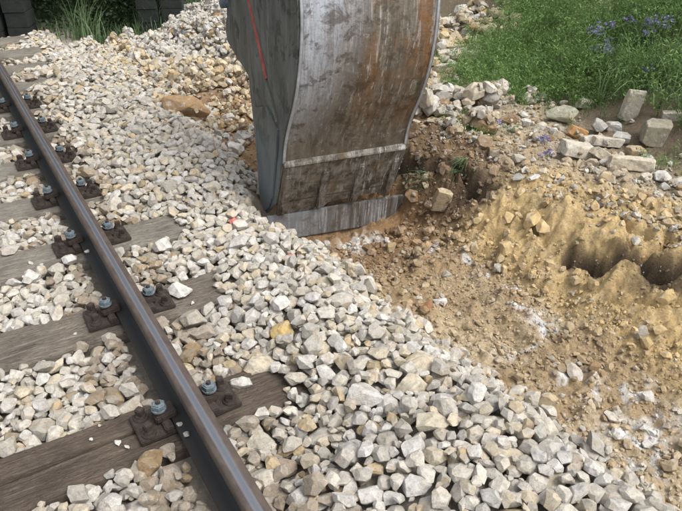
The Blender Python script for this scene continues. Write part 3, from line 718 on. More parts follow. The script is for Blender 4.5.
# gravel on the far ground behind the bucket, rubble on the bench, crumbs in the trench
def clear_lists():
    global P_ARCH, P_LOC, P_ROT, P_S, P_COL
    P_ARCH, P_LOC, P_ROT, P_S, P_COL = [], [], [], [], []
clear_lists()
def tgt_over(k): 
    return lambda x, y: k
def over_ground(x, y): return 9.0
def rubble_color(x, y):
    c = np.array([(.50, .46, .38), (.44, .37, .25), (.38, .29, .16), (.56, .53, .47), (.33, .22, .11)][RNG.choice(5, p=[.26, .26, .18, .18, .12])]) * RNG.uniform(.8, 1.1)
    return c
def scatter(N, region, amean, avar, reject, colour, sink=.25, margin=50, nz=None):
    xs0, xs1, ys0, ys1 = region
    X = RNG.uniform(xs0, xs1, N); Y = RNG.uniform(ys0, ys1, N)
    PX, PY, ZZ = pix(X, Y, np.full(N, -.25))
    k = (ZZ > .3) & (PX > -margin) & (PX < 682 + margin) & (PY > -margin) & (PY < 511 + margin * 1.6)
    if nz: k &= fbm(X, Y, nz[0], 3, nz[1]) > nz[2]
    first = len(P_S)
    for x, y in zip(X[k].tolist(), Y[k].tolist()):
        if reject(x, y): continue
        a = amean * math.exp(RNG.normal(0, avar)); k = RNG.integers(ARN)
        phi = RNG.uniform(0, math.tau); b, c = a * an[k][1], a * an[k][2]
        if blocked[min(int((y - HY0) / CS), Hm.shape[0] - 1), min(int((x - HX0) / CS), Hm.shape[1] - 1)]: continue
        p = probe(x, y, max(a, CS * 1.01), max(b, CS), c, phi)
        if p is None: continue
        z = p[0] - sink * c; gx, gy = slope_at(x, y, max(a, .02)); commit(x, y, z, p)
        P_ARCH.append(k); P_LOC.append((x, y, z)); P_ROT.append(rotm(phi, math.atan(gy) + RNG.normal(0, .2), -math.atan(gx) + RNG.normal(0, .2)))
        P_S.append(a); P_COL.append(None if isinstance(colour, float) else colour(x, y))
    if isinstance(colour, float) and len(P_S) > first:      # crumbs of the soil they lie on
        L_ = np.array(P_LOC[first:]); c = soil_color(L_[:, 0], L_[:, 1]) * colour * RNG.uniform(.82, 1.22, (len(L_), 1))
        for i, q in enumerate(range(first, len(P_S))): P_COL[q] = c[i] if RNG.random() < .95 else rubble_color(0, 0)
def dens(x, y, f, s): return float(fbm(np.array([x]), np.array([y]), f, 3, s)[0])
hill = lambda x, y: x > 3.25 + .42 * max(0, y - 2.6)
def far_col(x, y):
    c = ballast_color(x, y) if RNG.random() < .75 else rubble_color(x, y)
    return c
scatter(6000, (1.15, 6.4, 5.5, 7.6), .032, .3, lambda x, y: no_b(x, y) or hill(x, y - .6), far_col, .1)
scatter(900, (1.2, 3.6, 3.9, 5.6), .028, .4, lambda x, y: in_bucket(x, y) or hill(x, y), far_col, .2, nz=(2.2, 91, .0))
XVL = lambda y: float(np.interp(y, [1.5, 2.4, 2.7, 3.0, 3.4, 3.7, 4.1, 4.8, 5.1, 6, 8], [3.75, 3.66, 3.68, 3.68, 3.5, 3.15, 3.12, 3.95, 4.55, 5.35, 6.6]))
scatter(3600, (2.2, 7.0, 3.0, 8.5), .045, .38, lambda x, y: in_bucket(x, y) or x > XVL(y) + .25 or x < 2.35 or y > far_edge(x) or (y < 3.5 and x > 2.7), far_col, .15, nz=(1.2, 92, -.15))
scatter(150, (3.6, 7.5, 1.8, 7.0), .055, .35, lambda x, y: x < XVL(y) + .1, rubble_color, .3, nz=(1.3, 171, -.05))
scatter(11000, (.9, 6.0, 6.7, 10.8), .020, .3, lambda x, y: no_b(x, y) or hill(x, y - .6), lambda x, y: ballast_color(x, y) * 1.05, .1)
far_n = len(P_S)
A_ = np.array(P_LOC); S_ = np.array(P_S); u_, v_, w_ = pix(A_[:, 0], A_[:, 1], A_[:, 2])
big_ = np.argsort(-(S_ / w_ * ((u_ > 5) & (u_ < 677) & (v_ > 4) & (v_ < 507))))[:160]
for q in big_:
    o = link('rock', hi_me[P_ARCH[q]], None, GROUND)
    mw = np.eye(4); mw[:3, :3] = P_ROT[q] * P_S[q]; mw[:3, 3] = P_LOC[q]; o.matrix_basis = Matrix(mw.tolist()); o.color = (*P_COL[q], 1)
bigs = set(big_.tolist())
tag(flush([q for q in range(far_n) if q not in bigs], 'rubble', lambda q: low if P_LOC[q][1] > 6.5 else mid), 'pale limestone rubble spread on the ground beyond the trench', 'rubble', None, 'stuff')
clear_lists()
# bench gravel + stones in the trench
scatter(3600, (2.3, 3.7, .6, 3.6), .0085, .45, hill, rubble_color, .2, nz=(3, 93, -.35))
scatter(170, (2.35, 3.6, .6, 3.6), .021, .4, lambda x, y: hill(x - .25, y), lambda x, y: far_col(x, y) * .95, .25)
scatter(7500, (1.10, 2.05, .4, 3.3), .0052, .5, in_bucket, 1.0, .3, nz=(3, 94, -.45))
scatter(420, (1.10, 2.05, .4, 3.3), .012, .4, in_bucket, .95, .35, nz=(2.5, 98, -.1))
scatter(80, (1.15, 1.98, .5, 3.1), .018, .4, in_bucket, lambda x, y: rubble_color(x, y) * .95, .35, nz=(2.4, 95, 0))
scatter(2600, (1.9, 2.8, .6, 3.3), .005, .5, lambda x, y: False, 1.0, .3, nz=(4, 96, -.2))
scatter(90, (1.85, 2.8, .6, 3.3), .012, .4, lambda x, y: False, 1.0, .35, nz=(3, 99, .0))
scatter(2400, (1.10, 2.5, 2.5, 5.6), .0095, .5, in_bucket, .85, .35, nz=(2, 97, -.4))
scatter(200, (1.05, 1.36, .5, 3.0), .026, .3, lambda x, y: in_bucket(x, y) or RNG.random() < (x - 1.05) * 3.4, ballast_color, .2)
scatter(420, (1.93, 2.9, .5, 3.3), .026, .35, lambda x, y: False, 1.0, .8, nz=(2.5, 201, -.15))
scatter(260, (1.12, 2.0, .5, 3.2), .022, .35, in_bucket, 1.0, .8, nz=(2.2, 202, -.05))
tag(flush(range(len(P_S)), 'soil_crumbs', lambda q: mid if P_S[q] > .018 else low), 'loose soil crumbs and small stones lying in the dug trench and on its bank', 'soil', None, 'stuff')
for d in DISTINCT:
    if d[-1] == 1: rock_object(*d[:-1])
print('TIME stones', round(_t.time() - _t0, 1), N_BALLAST, far_n, len(P_S))

# ------------------------------------------------------------------ sleepers
def sleeper_mesh(seed, crack, fine):
    dx, dy = (.008, .0045) if fine else (.02, .013)
    X, Y, F = grid(-1.3, 1.3, -.13, .13, dx, dy)
    n = len(np.arange(-1.3, 1.3 + 1e-6, dx)); k = len(X) // n
    o = seed * 7.7
    Z = .004 * fbm(X * 1.6 + o, Y * 24, 1, 4, seed) + .0035 * fbm(X * 5 + o, Y * 110, 1, 3, seed + 3) + .003 * fbm(X + o, Y, 14, 3, seed + 9)
    edge = np.minimum(.13 - abs(Y), .05); Z = Z - .012 * np.exp(-(edge / (.009 + .004 * fbm(X + o, Y * 0, 9, 3, seed + 5))) ** 2)
    for cy0, wdt, dep, x0, x1 in crack:
        cc = cy0 + .010 * fbm(X + o, X * 0, 1.6, 3, seed + 20)
        fade = ss(x0, x0 + .12, X) * ss(x1, x1 - .12, X)
        Z = Z - dep * fade * np.exp(-((Y - cc) / wdt) ** 4)
    r = np.random.default_rng(seed)
    for _ in range(14):
        cy0 = r.uniform(-.12, .12); x0 = r.uniform(-1.3, 1.0); L = r.uniform(.15, .8)
        cc = cy0 + .006 * fbm(X + o, X * 0, 2, 2, seed + 31)
        Z = Z - r.uniform(.002, .005) * ss(x0, x0 + .05, X) * ss(x0 + L, x0 + L - .05, X) * np.exp(-((Y - cc) / .0035) ** 2)
    V = np.stack([X, Y, Z], 1)
    # skirt down to the underside
    idx = np.arange(n * k).reshape(k, n)
    loop = np.concatenate([idx[0, :], idx[1:, -1], idx[-1, -2::-1], idx[-2:0:-1, 0]])
    W = V[loop].copy(); W[:, 2] = -.15; base = len(V); m_ = len(loop)
    a = loop; b = np.roll(loop, -1); c = base + np.arange(m_); d = np.roll(c, -1)
    F = np.concatenate([F, np.stack([b, a, c, d], 1)])
    return np_mesh('sleeper', np.concatenate([V, W]), F, None, True)
sl_me = [(sleeper_mesh(3, [(.012, .009, .05, -1.3, .95), (-.075, .003, .008, -.9, .5), (.08, .003, .006, -.2, 1.2)], True), M_W_DARK),
         (sleeper_mesh(8, [(-.03, .003, .007, -.9, .4), (.06, .003, .006, -1.2, .1)], True), M_W_MID),
         (sleeper_mesh(13, [(.03, .003, .006, -1.0, .6)], True), M_W_GREY),
         (sleeper_mesh(21, [(-.02, .003, .006, -1.0, .8)], False), M_W_GREY)]
for me, mt in sl_me: me.materials.append(mt)
S_LAB = ['buried sleeper at the near edge of the view, covered by pale ballast',
         'dark brown split sleeper nearest the camera, crossing under the rail',
         'greyish brown weathered sleeper, second from the near end of the track',
         'pale grey weathered sleeper, third from the near end of the track',
         'grey sleeper fourth from the near end, mostly hidden in white gravel',
         'grey sleeper fifth from the near end, showing left of the rail',
         'grey sleeper sixth from the near end, at the left edge of the photo',
         'far grey sleeper whose end shows beside the rail where the rail leaves the photo',
         'far grey sleeper end lying in white gravel, second from the dark posts',
         'farthest grey sleeper end lying in white gravel before the dark posts',
         'sleeper just beyond the farthest visible one, before the dark posts',
         'last sleeper at the foot of the dark hedge']
for q, s in enumerate(SLEEPERS):
    me = sl_me[{0: 2, 1: 0, 2: 1, 3: 2}.get(q, 3)][0]
    o = link('sleeper', me); o.location = (-.75, s, -.175); o.rotation_euler = (0, 0, R([0, -.6, .4, -.3, .5, 0, .3, -.4, .4, 0, .3, 0][q]))
    tag(o, S_LAB[q], 'railway sleeper', 'wooden sleepers under the rails')

# ------------------------------------------------------------------ rails
def rail_mesh():
    half = [(0, 0), (.012, -.0003), (.022, -.0012), (.0285, -.0035), (.0322, -.0075), (.0335, -.013), (.0338, -.036), (.030, -.0405), (.012, -.0465), (.0078, -.053),
            (.007, -.075), (.0078, -.115), (.012, -.124), (.030, -.131), (.058, -.1385), (.0625, -.1415), (.0625, -.1485), (.060, -.150)]
    pts = half + [(-x, z) for x, z in half[::-1] if x > 0]
    ys = np.concatenate([np.arange(-3, 16, .5)])
    V = np.array([(x, y, z) for y in ys for x, z in pts]); n = len(pts); F = []
    for k in range(len(ys) - 1):
        for i in range(n):
            j = (i + 1) % n; F.append((k * n + i, k * n + j, (k + 1) * n + j, (k + 1) * n + i))
    me = np_mesh('rail', V, np.array(F), None, True); me.materials.append(M_RAIL)
    return me
rm = rail_mesh()
r1 = link('rail', rm); r1.location = (0, 0, -.0); tag(r1, 'rusty brown steel rail with a polished running surface beside the ballast heap', 'rail', 'running rails')
r2 = link('rail', rm); r2.location = (-1.503, 0, 0); tag(r2, 'second rail of the track, outside the photo to the left', 'rail', 'running rails')

# ------------------------------------------------------------------ fastenings
def hexa(bm, c, r, h, seg=6, bev=.0015, ang=0): cyl(bm, c, r, h, seg, None, Matrix.Rotation(ang, 4, 'Z'), bev)
def make_fastening():
    root = bpy.data.objects.new('rail_fastening', None); COL.objects.link(root)
    bm = bmesh.new(); bx(bm, (0, 0, -.165), (.365, .145, .018), None, .003)
    for s in (-1, 1): bx(bm, (s * .082, 0, -.149), (.030, .150, .022), None, .004)
    link('base_plate', bm_mesh('base_plate', bm), M_RUST, root)
    for s in (-1, 1):
        bm = bmesh.new()
        bx(bm, (s * .068, 0, -.127), (.056, .064, .026), Matrix.Rotation(s * .12, 4, 'Y'), .004); bx(bm, (s * .100, 0, -.132), (.028, .060, .024), None, .005)
        link('clamp', bm_mesh('clamp', bm), M_RUST, root)
        bm = bmesh.new(); cyl(bm, (s * .092, 0, -.1135), .021, .010, 20, None, None, .002); cyl(bm, (s * .092, 0, -.106), .019, .004, 20)
        cyl(bm, (s * .092, 0, -.088), .0098, .038, 14, .008)
        bolt = link('clamp_bolt', bm_mesh('clamp_bolt', bm), M_RUST, root)
        bm = bmesh.new(); hexa(bm, (s * .092, 0, -.0925), .0245, .027, 6, .004, .3 * s); cyl(bm, (s * .092, 0, -.103), .0262, .006, 20)
        link('nut', bm_mesh('nut', bm), M_NUT, bolt)
        for t in (-1, 1):
            bm = bmesh.new(); cyl(bm, (s * .148, t * .043, -.1515), .027, .010, 20, .024, None, .002); cyl(bm, (s * .148, t * .043, -.142), .021, .012, 16, .018)
            bx(bm, (s * .148, t * .043, -.126), (.027, .027, .030), Matrix.Rotation(.35 * s + t, 4, 'Z'), .003)
            link('sleeper_screw', bm_mesh('sleeper_screw', bm), M_RUST, root)
    return root
def copy_tree(o, parent=None):
    c = o.copy(); COL.objects.link(c); c.parent = parent
    for ch in list(o.children): copy_tree(ch, c)
    return c
F_LAB = {1: 'rusty bolted rail fastening on the dark split sleeper nearest the camera', 2: 'rusty bolted rail fastening on the second sleeper from the near end',
         3: 'rusty bolted rail fastening on the third sleeper, a white stone lying against it', 4: 'rusty bolted rail fastening on the fourth sleeper from the near end',
         5: 'rusty bolted rail fastening on the fifth sleeper from the near end', 6: 'rusty bolted rail fastening on the sixth sleeper, near the left edge of the photo',
         7: 'farthest rusty rail fastening seen, where the rail leaves the photo at the left edge'}
fast0 = make_fastening(); firstf = True
for q in range(1, 8):
    o = fast0 if firstf else copy_tree(fast0); firstf = False
    o.location = (0, SLEEPERS[q], 0); o.rotation_euler = (0, 0, R([0, 1.2, -1.6, .8, 2.0, -1.1, 1.5, -.6][q])); tag(o, F_LAB[q], 'rail fastening', 'bolted rail fastenings')

# ------------------------------------------------------------------ excavator bucket
root = bpy.data.objects.new('excavator_bucket', None); COL.objects.link(root)
root.location = (BO[0], BO[1], 0); root.rotation_euler = (0, R(.2), -BTH)
tag(root, 'scraped rusty steel excavator bucket with a flat blade, standing in the trench', 'excavator bucket')
W_ = .755
prof = [(-.012, .07), (-.030, .15), (-.060, .225), (-.095, .29), (-.135, .355), (-.185, .44), (-.232, .54), (-.265, .64), (-.288, .74), (-.300, .84), (-.300, .94), (-.285, 1.06), (-.24, 1.18), (-.16, 1.29), (-.04, 1.37), (.12, 1.41), (.32, 1.42)]
def sweep(pts, u0, u1, th, nu=24):
    """curved plate through pts (v,z), thickness th inwards"""
    P = np.array(pts); T = np.gradient(P, axis=0); T /= np.linalg.norm(T, axis=1)[:, None]
    N = np.stack([T[:, 1], -T[:, 0]], 1)      # towards +v
    Q = P + N * th; us = np.linspace(u0, u1, nu); n = len(P)
    V = np.array([(u, p[0], p[1]) for u in us for p in P] + [(u, p[0], p[1]) for u in us for p in Q]); F = []
    o = nu * n
    for a in range(nu - 1):
        for b in range(n - 1):
            i = a * n + b; F.append((i, i + n, i + n + 1, i + 1)); F.append((o + i, o + i + 1, o + i + n + 1, o + i + n))
    for a in range(nu - 1):
        for b in (0, n - 1):
            i = a * n + b; F.append((i, o + i, o + i + n, i + n))
    for b in range(n - 1):
        for a in (0, nu - 1):
            i = a * n + b; F.append((i, i + 1, o + i + 1, o + i))
    V[:, 1] += .003 * fbm(V[:, 0] * 1.0, V[:, 2], 5, 3, 77)
    return V, np.array(F)
def fine(pts, k=4):
    P = np.array(pts); t = np.arange(len(P)); tt = np.linspace(0, len(P) - 1, (len(P) - 1) * k + 1)
    # catmull-rom
    out = []
    for q in tt:
        i = min(int(q), len(P) - 2); f = q - i; p0, p1, p2, p3 = P[max(i - 1, 0)], P[i], P[i + 1], P[min(i + 2, len(P) - 1)]
        out.append(.5 * ((2 * p1) + (-p0 + p2) * f + (2 * p0 - 5 * p1 + 4 * p2 - p3) * f * f + (-p0 + 3 * p1 - 3 * p2 + p3) * f ** 3))
    return np.array(out)
pf = fine(prof)
V, F = sweep(pf, 0, W_, .016, 30); link('back_plate', np_mesh('back_plate', V, F, None, True), M_BACK, root)
# outer wear strips on the two edges of the back
for u0, u1 in ((-.004, .012), (W_ - .012, W_ + .004)):
    V, F = sweep(pf - np.array([[.007, 0]]), u0, u1, .006, 3); link('edge_strip', np_mesh('edge_strip', V, F, None, True), M_EDGE, root)
# lip: lower flat section
lip = [(.112, -.235), (.084, -.17), (.038, -.08), (-.004, .005), (-.020, .045)]
V, F = sweep(fine(lip, 3), .004, W_ - .004, .022, 20); link('lip_plate', np_mesh('lip_plate', V, F, None, True), M_LIP, root)
bm = bmesh.new()      # worn lower edge of the lip: closed on the left, slots between the adapters on the right
low_e = [(.004, -.334), (.10, -.338), (.22, -.335), (.30, -.330), (.325, -.300), (.345, -.292), (.455, -.290), (.465, -.325), (.515, -.328), (.53, -.288), (.66, -.285), (.675, -.32), (.745, -.325), (.751, -.29)]
vs = []
for u, z in low_e:
    vz = .112 + (-.235 - z) * .46; vs.append([bm.verts.new((u, .112, -.234)), bm.verts.new((u, vz, z)), bm.verts.new((u, vz + .02, z + .004)), bm.verts.new((u, .134, -.228))])
for p, q in zip(vs, vs[1:]):
    for i in range(4): bm.faces.new((p[i], q[i], q[(i + 1) % 4], p[(i + 1) % 4]))
bm.faces.new(vs[0]); bm.faces.new(vs[-1][::-1])
link('lip_edge', bm_mesh('lip_edge', bm), M_LIP, root)
bm = bmesh.new()      # sloping ledge where the lip is welded on
prism(bm, [(-.010, .088), (-.015, .083), (-.031, .056), (-.029, .046), (.010, .040), (.006, .085)], (0, 1, 0), (0, 0, 1), (1, 0, 0), .001, W_ - .001)
bmesh.ops.bevel(bm, geom=bm.edges[:], offset=.003, segments=2, affect='EDGES', clamp_overlap=True)
link('weld_ledge', bm_mesh('weld_ledge', bm), M_LIP, root)
# tooth adapters
dirv = Vector((0, .172, -.40)).normalized()
for u in (.035, .265, .49, .715):
    bm = bmesh.new()
    pts = [(.006, .0), (.004, -.03), (.052, -.15), (.088, -.24), (.098, -.275), (.122, -.318), (.165, -.325), (.165, -.28), (.145, -.20), (.05, .0)]
    prism(bm, pts, (0, 1, 0), (0, 0, 1), (1, 0, 0), u - .022, u + .022)
    bmesh.ops.bevel(bm, geom=bm.edges[:], offset=.007, segments=2, affect='EDGES', clamp_overlap=True)
    link('tooth_adapter', bm_mesh('tooth_adapter', bm), M_LIP, root)
# bolted straight blade
bm = bmesh.new()
out = [(-.062, -.335), (.862, -.352), (.865, -.375), (.79, -.522), (.76, -.540), (.03, -.520), (.005, -.508), (-.060, -.375)]
prism(bm, out, (1, 0, 0), (0, -.12, 1), (0, 1, 0), .108, .136)
bmesh.ops.bevel(bm, geom=bm.edges[:], offset=.004, segments=2, affect='EDGES', clamp_overlap=True)
link('blade', bm_mesh('blade', bm), M_BLADE, root)
# side plates
sp = [(p[0] + .004, p[1]) for p in prof if p[1] < 1.40] + [(.32, 1.42), (.62, 1.30), (1.0, 1.05), (1.10, .86), (1.115, .76), (1.03, .70), (1.02, .66), (1.09, .61), (1.10, .545), (1.07, .49), (.86, .445), (.70, .42), (.585, .395), (.50, .335), (.452, .26), (.430, .15), (.425, 0), (.43, -.12), (.44, -.27), (.42, -.36), (.33, -.40), (.24, -.33), (.14, -.245), (.055, -.08)]
for s, u0, u1 in ((-1, -.014, -.0005), (1, W_ + .0005, W_ + .014)):
    bm = bmesh.new(); prism(bm, sp, (0, 1, 0), (0, 0, 1), (1, 0, 0), u0, u1)
    bmesh.ops.triangulate(bm, faces=[f for f in bm.faces if len(f.verts) > 4])
    pl = link('side_plate', bm_mesh('side_plate', bm), M_SIDE, root)
    us = u0 - .004 if s < 0 else u1 + .004
    # raised lower side cutter with its weld line
    bm = bmesh.new(); cut = [(.455, .245), (.215, .325), (.09, .30), (.0, .262), (.035, .12), (.085, -.02), (.15, -.20), (.24, -.315), (.33, -.385), (.415, -.345), (.43, -.27), (.42, -.12), (.415, 0), (.42, .15)]
    prism(bm, cut, (0, 1, 0), (0, 0, 1), (1, 0, 0), min(us, us - .006 * -s), max(us, us + .006 * s)) if False else prism(bm, cut, (0, 1, 0), (0, 0, 1), (1, 0, 0), (u0 - .012 if s < 0 else u1 + .0005), (u0 - .0005 if s < 0 else u1 + .012))
    bmesh.ops.triangulate(bm, faces=[f for f in bm.faces if len(f.verts) > 4])
    link('side_cutter', bm_mesh('side_cutter', bm), M_SIDE, pl)
    bm = bmesh.new()
    a, b = Vector((0, .56, .90)), Vector((0, .205, .475)); c_ = Vector((0, .0, .30))
    for p0, p1, wd in ((a, b, .042),):
        d = (p1 - p0); L = d.length; ang = math.atan2(d.y, d.z); mid_ = (p0 + p1) / 2
        mid_.x = (u0 - .004) if s < 0 else (u1 + .004)
        bx(bm, mid_, (.008, wd, L), Matrix.Rotation(-ang, 4, 'X'), .003)
    st = link('red_stripe', bm_mesh('red_stripe', bm), M_RED, pl); st['label'] = 'faded red painted strip running down the side plate'
    bm = bmesh.new(); d = (c_ - b); mid_ = (b + c_) / 2; mid_.x = (u0 - .0135) if s < 0 else (u1 + .0135)
    bx(bm, mid_, (.010, .016, d.length), Matrix.Rotation(-math.atan2(d.y, d.z), 4, 'X'), .004)
    link('weld_seam', bm_mesh('weld_seam', bm), M_WELD, pl)
    bm = bmesh.new(); cyl(bm, ((u0 - .02) if s < 0 else (u1 + .02), 1.035, .735), .034, .05, 20, None, Matrix.Rotation(R(90), 4, 'Y'), .006)
    link('pin', bm_mesh('pin', bm), M_NUT, pl)
for ch in root.children_recursive:
    for v in ch.data.vertices:
        v.co.x = W_ / 2 + (v.co.x - W_ / 2) * (1 - .055 * float(np.clip((v.co.z - .1) / .75, 0, 1)))
# bucket ears and the dipper arm that hold it (above the picture)
for u in (.26, .48):
    bm = bmesh.new(); prism(bm, [(-.05, 1.385), (.05, 1.60), (.16, 1.68), (.30, 1.60), (.40, 1.43)], (0, 1, 0), (0, 0, 1), (1, 0, 0), u - .015, u + .015)
    link('hitch_ear', bm_mesh('hitch_ear', bm), M_SIDE, root)
bm = bmesh.new(); prism(bm, [(.02, 1.52), (.22, 1.50), (1.9, 3.3), (1.6, 3.5)], (0, 1, 0), (0, 0, 1), (1, 0, 0), .29, .45)
bmesh.ops.bevel(bm, geom=bm.edges[:], offset=.01, segments=2, affect='EDGES')
link('dipper_arm', bm_mesh('dipper_arm', bm), M_ARM, root)

# ------------------------------------------------------------------ vegetation
VR = np.random.default_rng(21)
def gz(x, y): return ground(np.atleast_1d(x), np.atleast_1d(y))
def ribbons(base, dirn, length, width, bend, seg=4, shade=None, curl=None):
    """grass blades: arrays (n,...) -> V, F, col"""
    n = len(base); up = np.array([0, 0, 1.0]); side = np.cross(dirn, up); side /= np.linalg.norm(side, axis=1)[:, None] + 1e-9
    pts = []
    for k in range(seg + 1):
        t = k / seg
        p = base + up * (length * (t - bend * .55 * t * t))[:, None] + dirn * (length * bend * t * t)[:, None]
        wv = (width * (1 - t) ** .7 * .5 + 1e-4)[:, None] * side
        pts += [p - wv, p + wv]
    V = np.stack(pts, 1).reshape(-1, 3); m_ = 2 * (seg + 1); F = []
    for k in range(seg):
        i = np.arange(n) * m_ + 2 * k; F.append(np.stack([i, i + 1, i + 3, i + 2], 1))
    sh = VR.random(n) if shade is None else shade
    return V, np.concatenate(F), np.repeat(sh, m_)
def rdir(n):
    a = VR.uniform(0, math.tau, n); return np.stack([np.cos(a), np.sin(a), np.zeros(n)], 1)
def leaflets(pos, size, shade, aspect=.38, updir=.35):
    n = len(pos); d = VR.normal(0, 1, (n, 3)); d[:, 2] = abs(d[:, 2]) * .5 + updir; d /= np.linalg.norm(d, axis=1)[:, None]
    s = np.cross(d, VR.normal(0, 1, (n, 3))); s /= np.linalg.norm(s, axis=1)[:, None] + 1e-9
    L = size[:, None]
    V = np.stack([pos, pos + d * L * .45 + s * L * aspect * .5, pos + d * L, pos + d * L * .45 - s * L * aspect * .5], 1).reshape(-1, 3)
    return V, np.arange(n * 4).reshape(-1, 4), np.repeat(shade, 4)
def herb(px_, py_, h, nst, nl, lsize, spread=.5):
    """feathery herbs: stems with many narrow leaflets. px_,py_ arrays"""
    n = len(px_); bz = gz(px_, py_); base = np.stack([px_, py_, bz], 1)
    B = np.repeat(base, nst, 0) + np.concatenate([VR.normal(0, .018, (n * nst, 2)), np.zeros((n * nst, 1))], 1)
    D = rdir(n * nst); L = np.repeat(h, nst) * VR.uniform(.5, 1.1, n * nst); bend = VR.uniform(.1, spread * 1.3, n * nst)
    V1, F1, C1 = ribbons(B, D, L, np.full(len(B), .003), bend, 3)
    t = VR.uniform(.12, 1.0, (len(B), nl)) ** .8
    P = B[:, None] + np.array([0, 0, 1.0]) * (L[:, None] * (t - bend[:, None] * .55 * t * t))[..., None] + D[:, None] * (L[:, None] * bend[:, None] * t * t)[..., None]
    P = P + VR.normal(0, 1, P.shape) * (.012 + .02 * (1 - t))[..., None]
    clump = np.repeat(VR.random(n), nst)
    sh = np.clip(clump[:, None] * .5 + VR.random(t.shape) * .55, 0, 1)
    V2, F2, C2 = leaflets(P.reshape(-1, 3), lsize * VR.uniform(.6, 1.3, P.shape[0] * nl), sh.ravel(), .5)
    F1 = np.concatenate([F1[:, :3], F1[:, [0, 2, 3]]]); V2 = V2.reshape(-1, 4, 3)[:, [0, 1, 2]].copy(); m2 = len(V2)
    V2 = V2.reshape(-1, 3); F2 = np.arange(m2 * 3).reshape(-1, 3); C2 = C2.reshape(-1, 4)[:, :3].ravel()
    return np.concatenate([V1, V2]), np.concatenate([F1, F2 + len(V1)]), np.concatenate([C1 * .5, C2])
def pts_in(n, region, ok):
    x = VR.uniform(region[0], region[1], n); y = VR.uniform(region[2], region[3], n)
    k = ok(x, y); x, y = x[k], y[k]
    a, b, c = pix(x, y, gz(x, y)); k = (c > .3) & (a > -70) & (a < 760) & (b > -160) & (b < 520); return x[k], y[k]
xh_ = lambda y: 3.12 + .42 * np.maximum(0, y - 2.6)
cover = lambda x, y: fbm(x, y, 1.1, 3, 120)
def veg(name, parts, mat, label, cat):
    off = 0; Vs, Fs, Cs = [], [], []
    for V, F, C in parts: Vs.append(V); Fs.append(F + off); Cs.append(C); off += len(V)
    me = np_mesh(name, np.concatenate(Vs), np.concatenate(Fs), np.concatenate(Cs)); me.materials.append(mat)
    return tag(link(name, me), label, cat, None, 'stuff')
# dense herbs on the hillside
HN = lambda x, y: np.clip(1 + 1.9 * fbm(x, y, 2.6, 3, 180), .35, 2.3)
XV = lambda y: np.interp(y, [1.5, 2.4, 2.7, 3.0, 3.4, 3.7, 4.1, 4.8, 5.1, 6, 8], [3.75, 3.66, 3.68, 3.68, 3.5, 3.15, 3.12, 3.95, 4.55, 5.35, 6.6])
x, y = pts_in(10000, (3.0, 8.5, 1.2, 8.0), lambda x, y: (x > XV(y) + .16 * fbm(x, y, 2.5, 2, 121)) & (cover(x, y) > -.30) & (VR.random(len(x)) < .35 + .65 * ss(0, .5, x - XV(y))))
h1 = herb(x, y, VR.uniform(.16, .46, len(x)) * HN(x, y) * (.75 + .25 * ss(0, .6, x - XV(y))), 4, 26, .027, .75)
x, y = pts_in(420, (3.1, 7.5, 2.2, 7.0), lambda x, y: (x > XV(y) - .05) & (fbm(x, y, 1.7, 2, 190) > .05))
h2 = herb(x, y, VR.uniform(.3, .62, len(x)), 7, 44, .030, .9)
veg('undergrowth', [h1, h2], M_LEAF, 'bright green feathery herbs covering the hillside above the trench', 'undergrowth')
# low herbs between the rocks
def spot(cx, cy_, r, n, hh, ls=.02):
    a = VR.normal(0, r, (n, 2)); return herb(cx + a[:, 0], cy_ + a[:, 1], VR.uniform(hh * .5, hh, n), 4, 12, ls)
hx_, hy_ = pts_in(150, (3.6, 7.5, 2.0, 7.0), lambda x, y: (x > XV(y) + .1) & (fbm(x, y, 1.5, 2, 170) > .0)) if False else (np.zeros(0), np.zeros(0))
#SPOTS
SPOTS = [(3.21, 4.16, 0.14, 26, 0.1), (3.58, 4.40, 0.16, 30, 0.12), (3.33, 3.86, 0.16, 30, 0.12), (4.16, 4.57, 0.25, 50, 0.2), (3.42, 3.61, 0.15, 24, 0.12), (2.58, 3.39, 0.12, 24, 0.06), (2.59, 3.24, 0.1, 20, 0.05), (2.78, 3.23, 0.12, 14, 0.05), (3.72, 4.99, 0.1, 10, 0.08), (3.83, 3.75, 0.22, 40, 0.2), (3.71, 3.10, 0.2, 34, 0.18), (4.13, 4.24, 0.3, 60, 0.26), (4.30, 5.08, 0.18, 26, 0.14), (3.28, 2.18, 0.14, 20, 0.1), (3.75, 3.51, 0.2, 30, 0.2), (3.76, 2.81, 0.2, 30, 0.2), (5.28, 6.05, 0.3, 30, 0.25), (3.25, 4.34, 0.08, 10, 0.06), (4.01, 3.62, 0.3, 60, 0.28)]
#SPOTS_END
if SPOTS: veg('weeds', [spot(*s) for s in SPOTS], M_LEAF, 'small green weeds growing between the pale rocks beside the bucket', 'weeds')
# grass on the right hillside
x, y = pts_in(26000, (3.2, 9.0, .8, 6.0), lambda x, y: (x > XV(y)) & (y < 2.85 + (x - 3.2) * .62 + .3 * fbm(x, y, 2, 2, 130)) & (fbm(x, y, 1.6, 2, 131) > -.35) & (VR.random(len(x)) < .5))
n = len(x); g = ribbons(np.stack([x, y, gz(x, y)], 1), rdir(n) * .5 + np.array([-.75, -.35, 0]), VR.uniform(.26, .62, n), VR.uniform(.005, .011, n), VR.uniform(.3, 1.2, n), 6)
veg('grass', [g], M_GRASS, 'long arching grass on the hillside at the right of the herbs', 'grass')

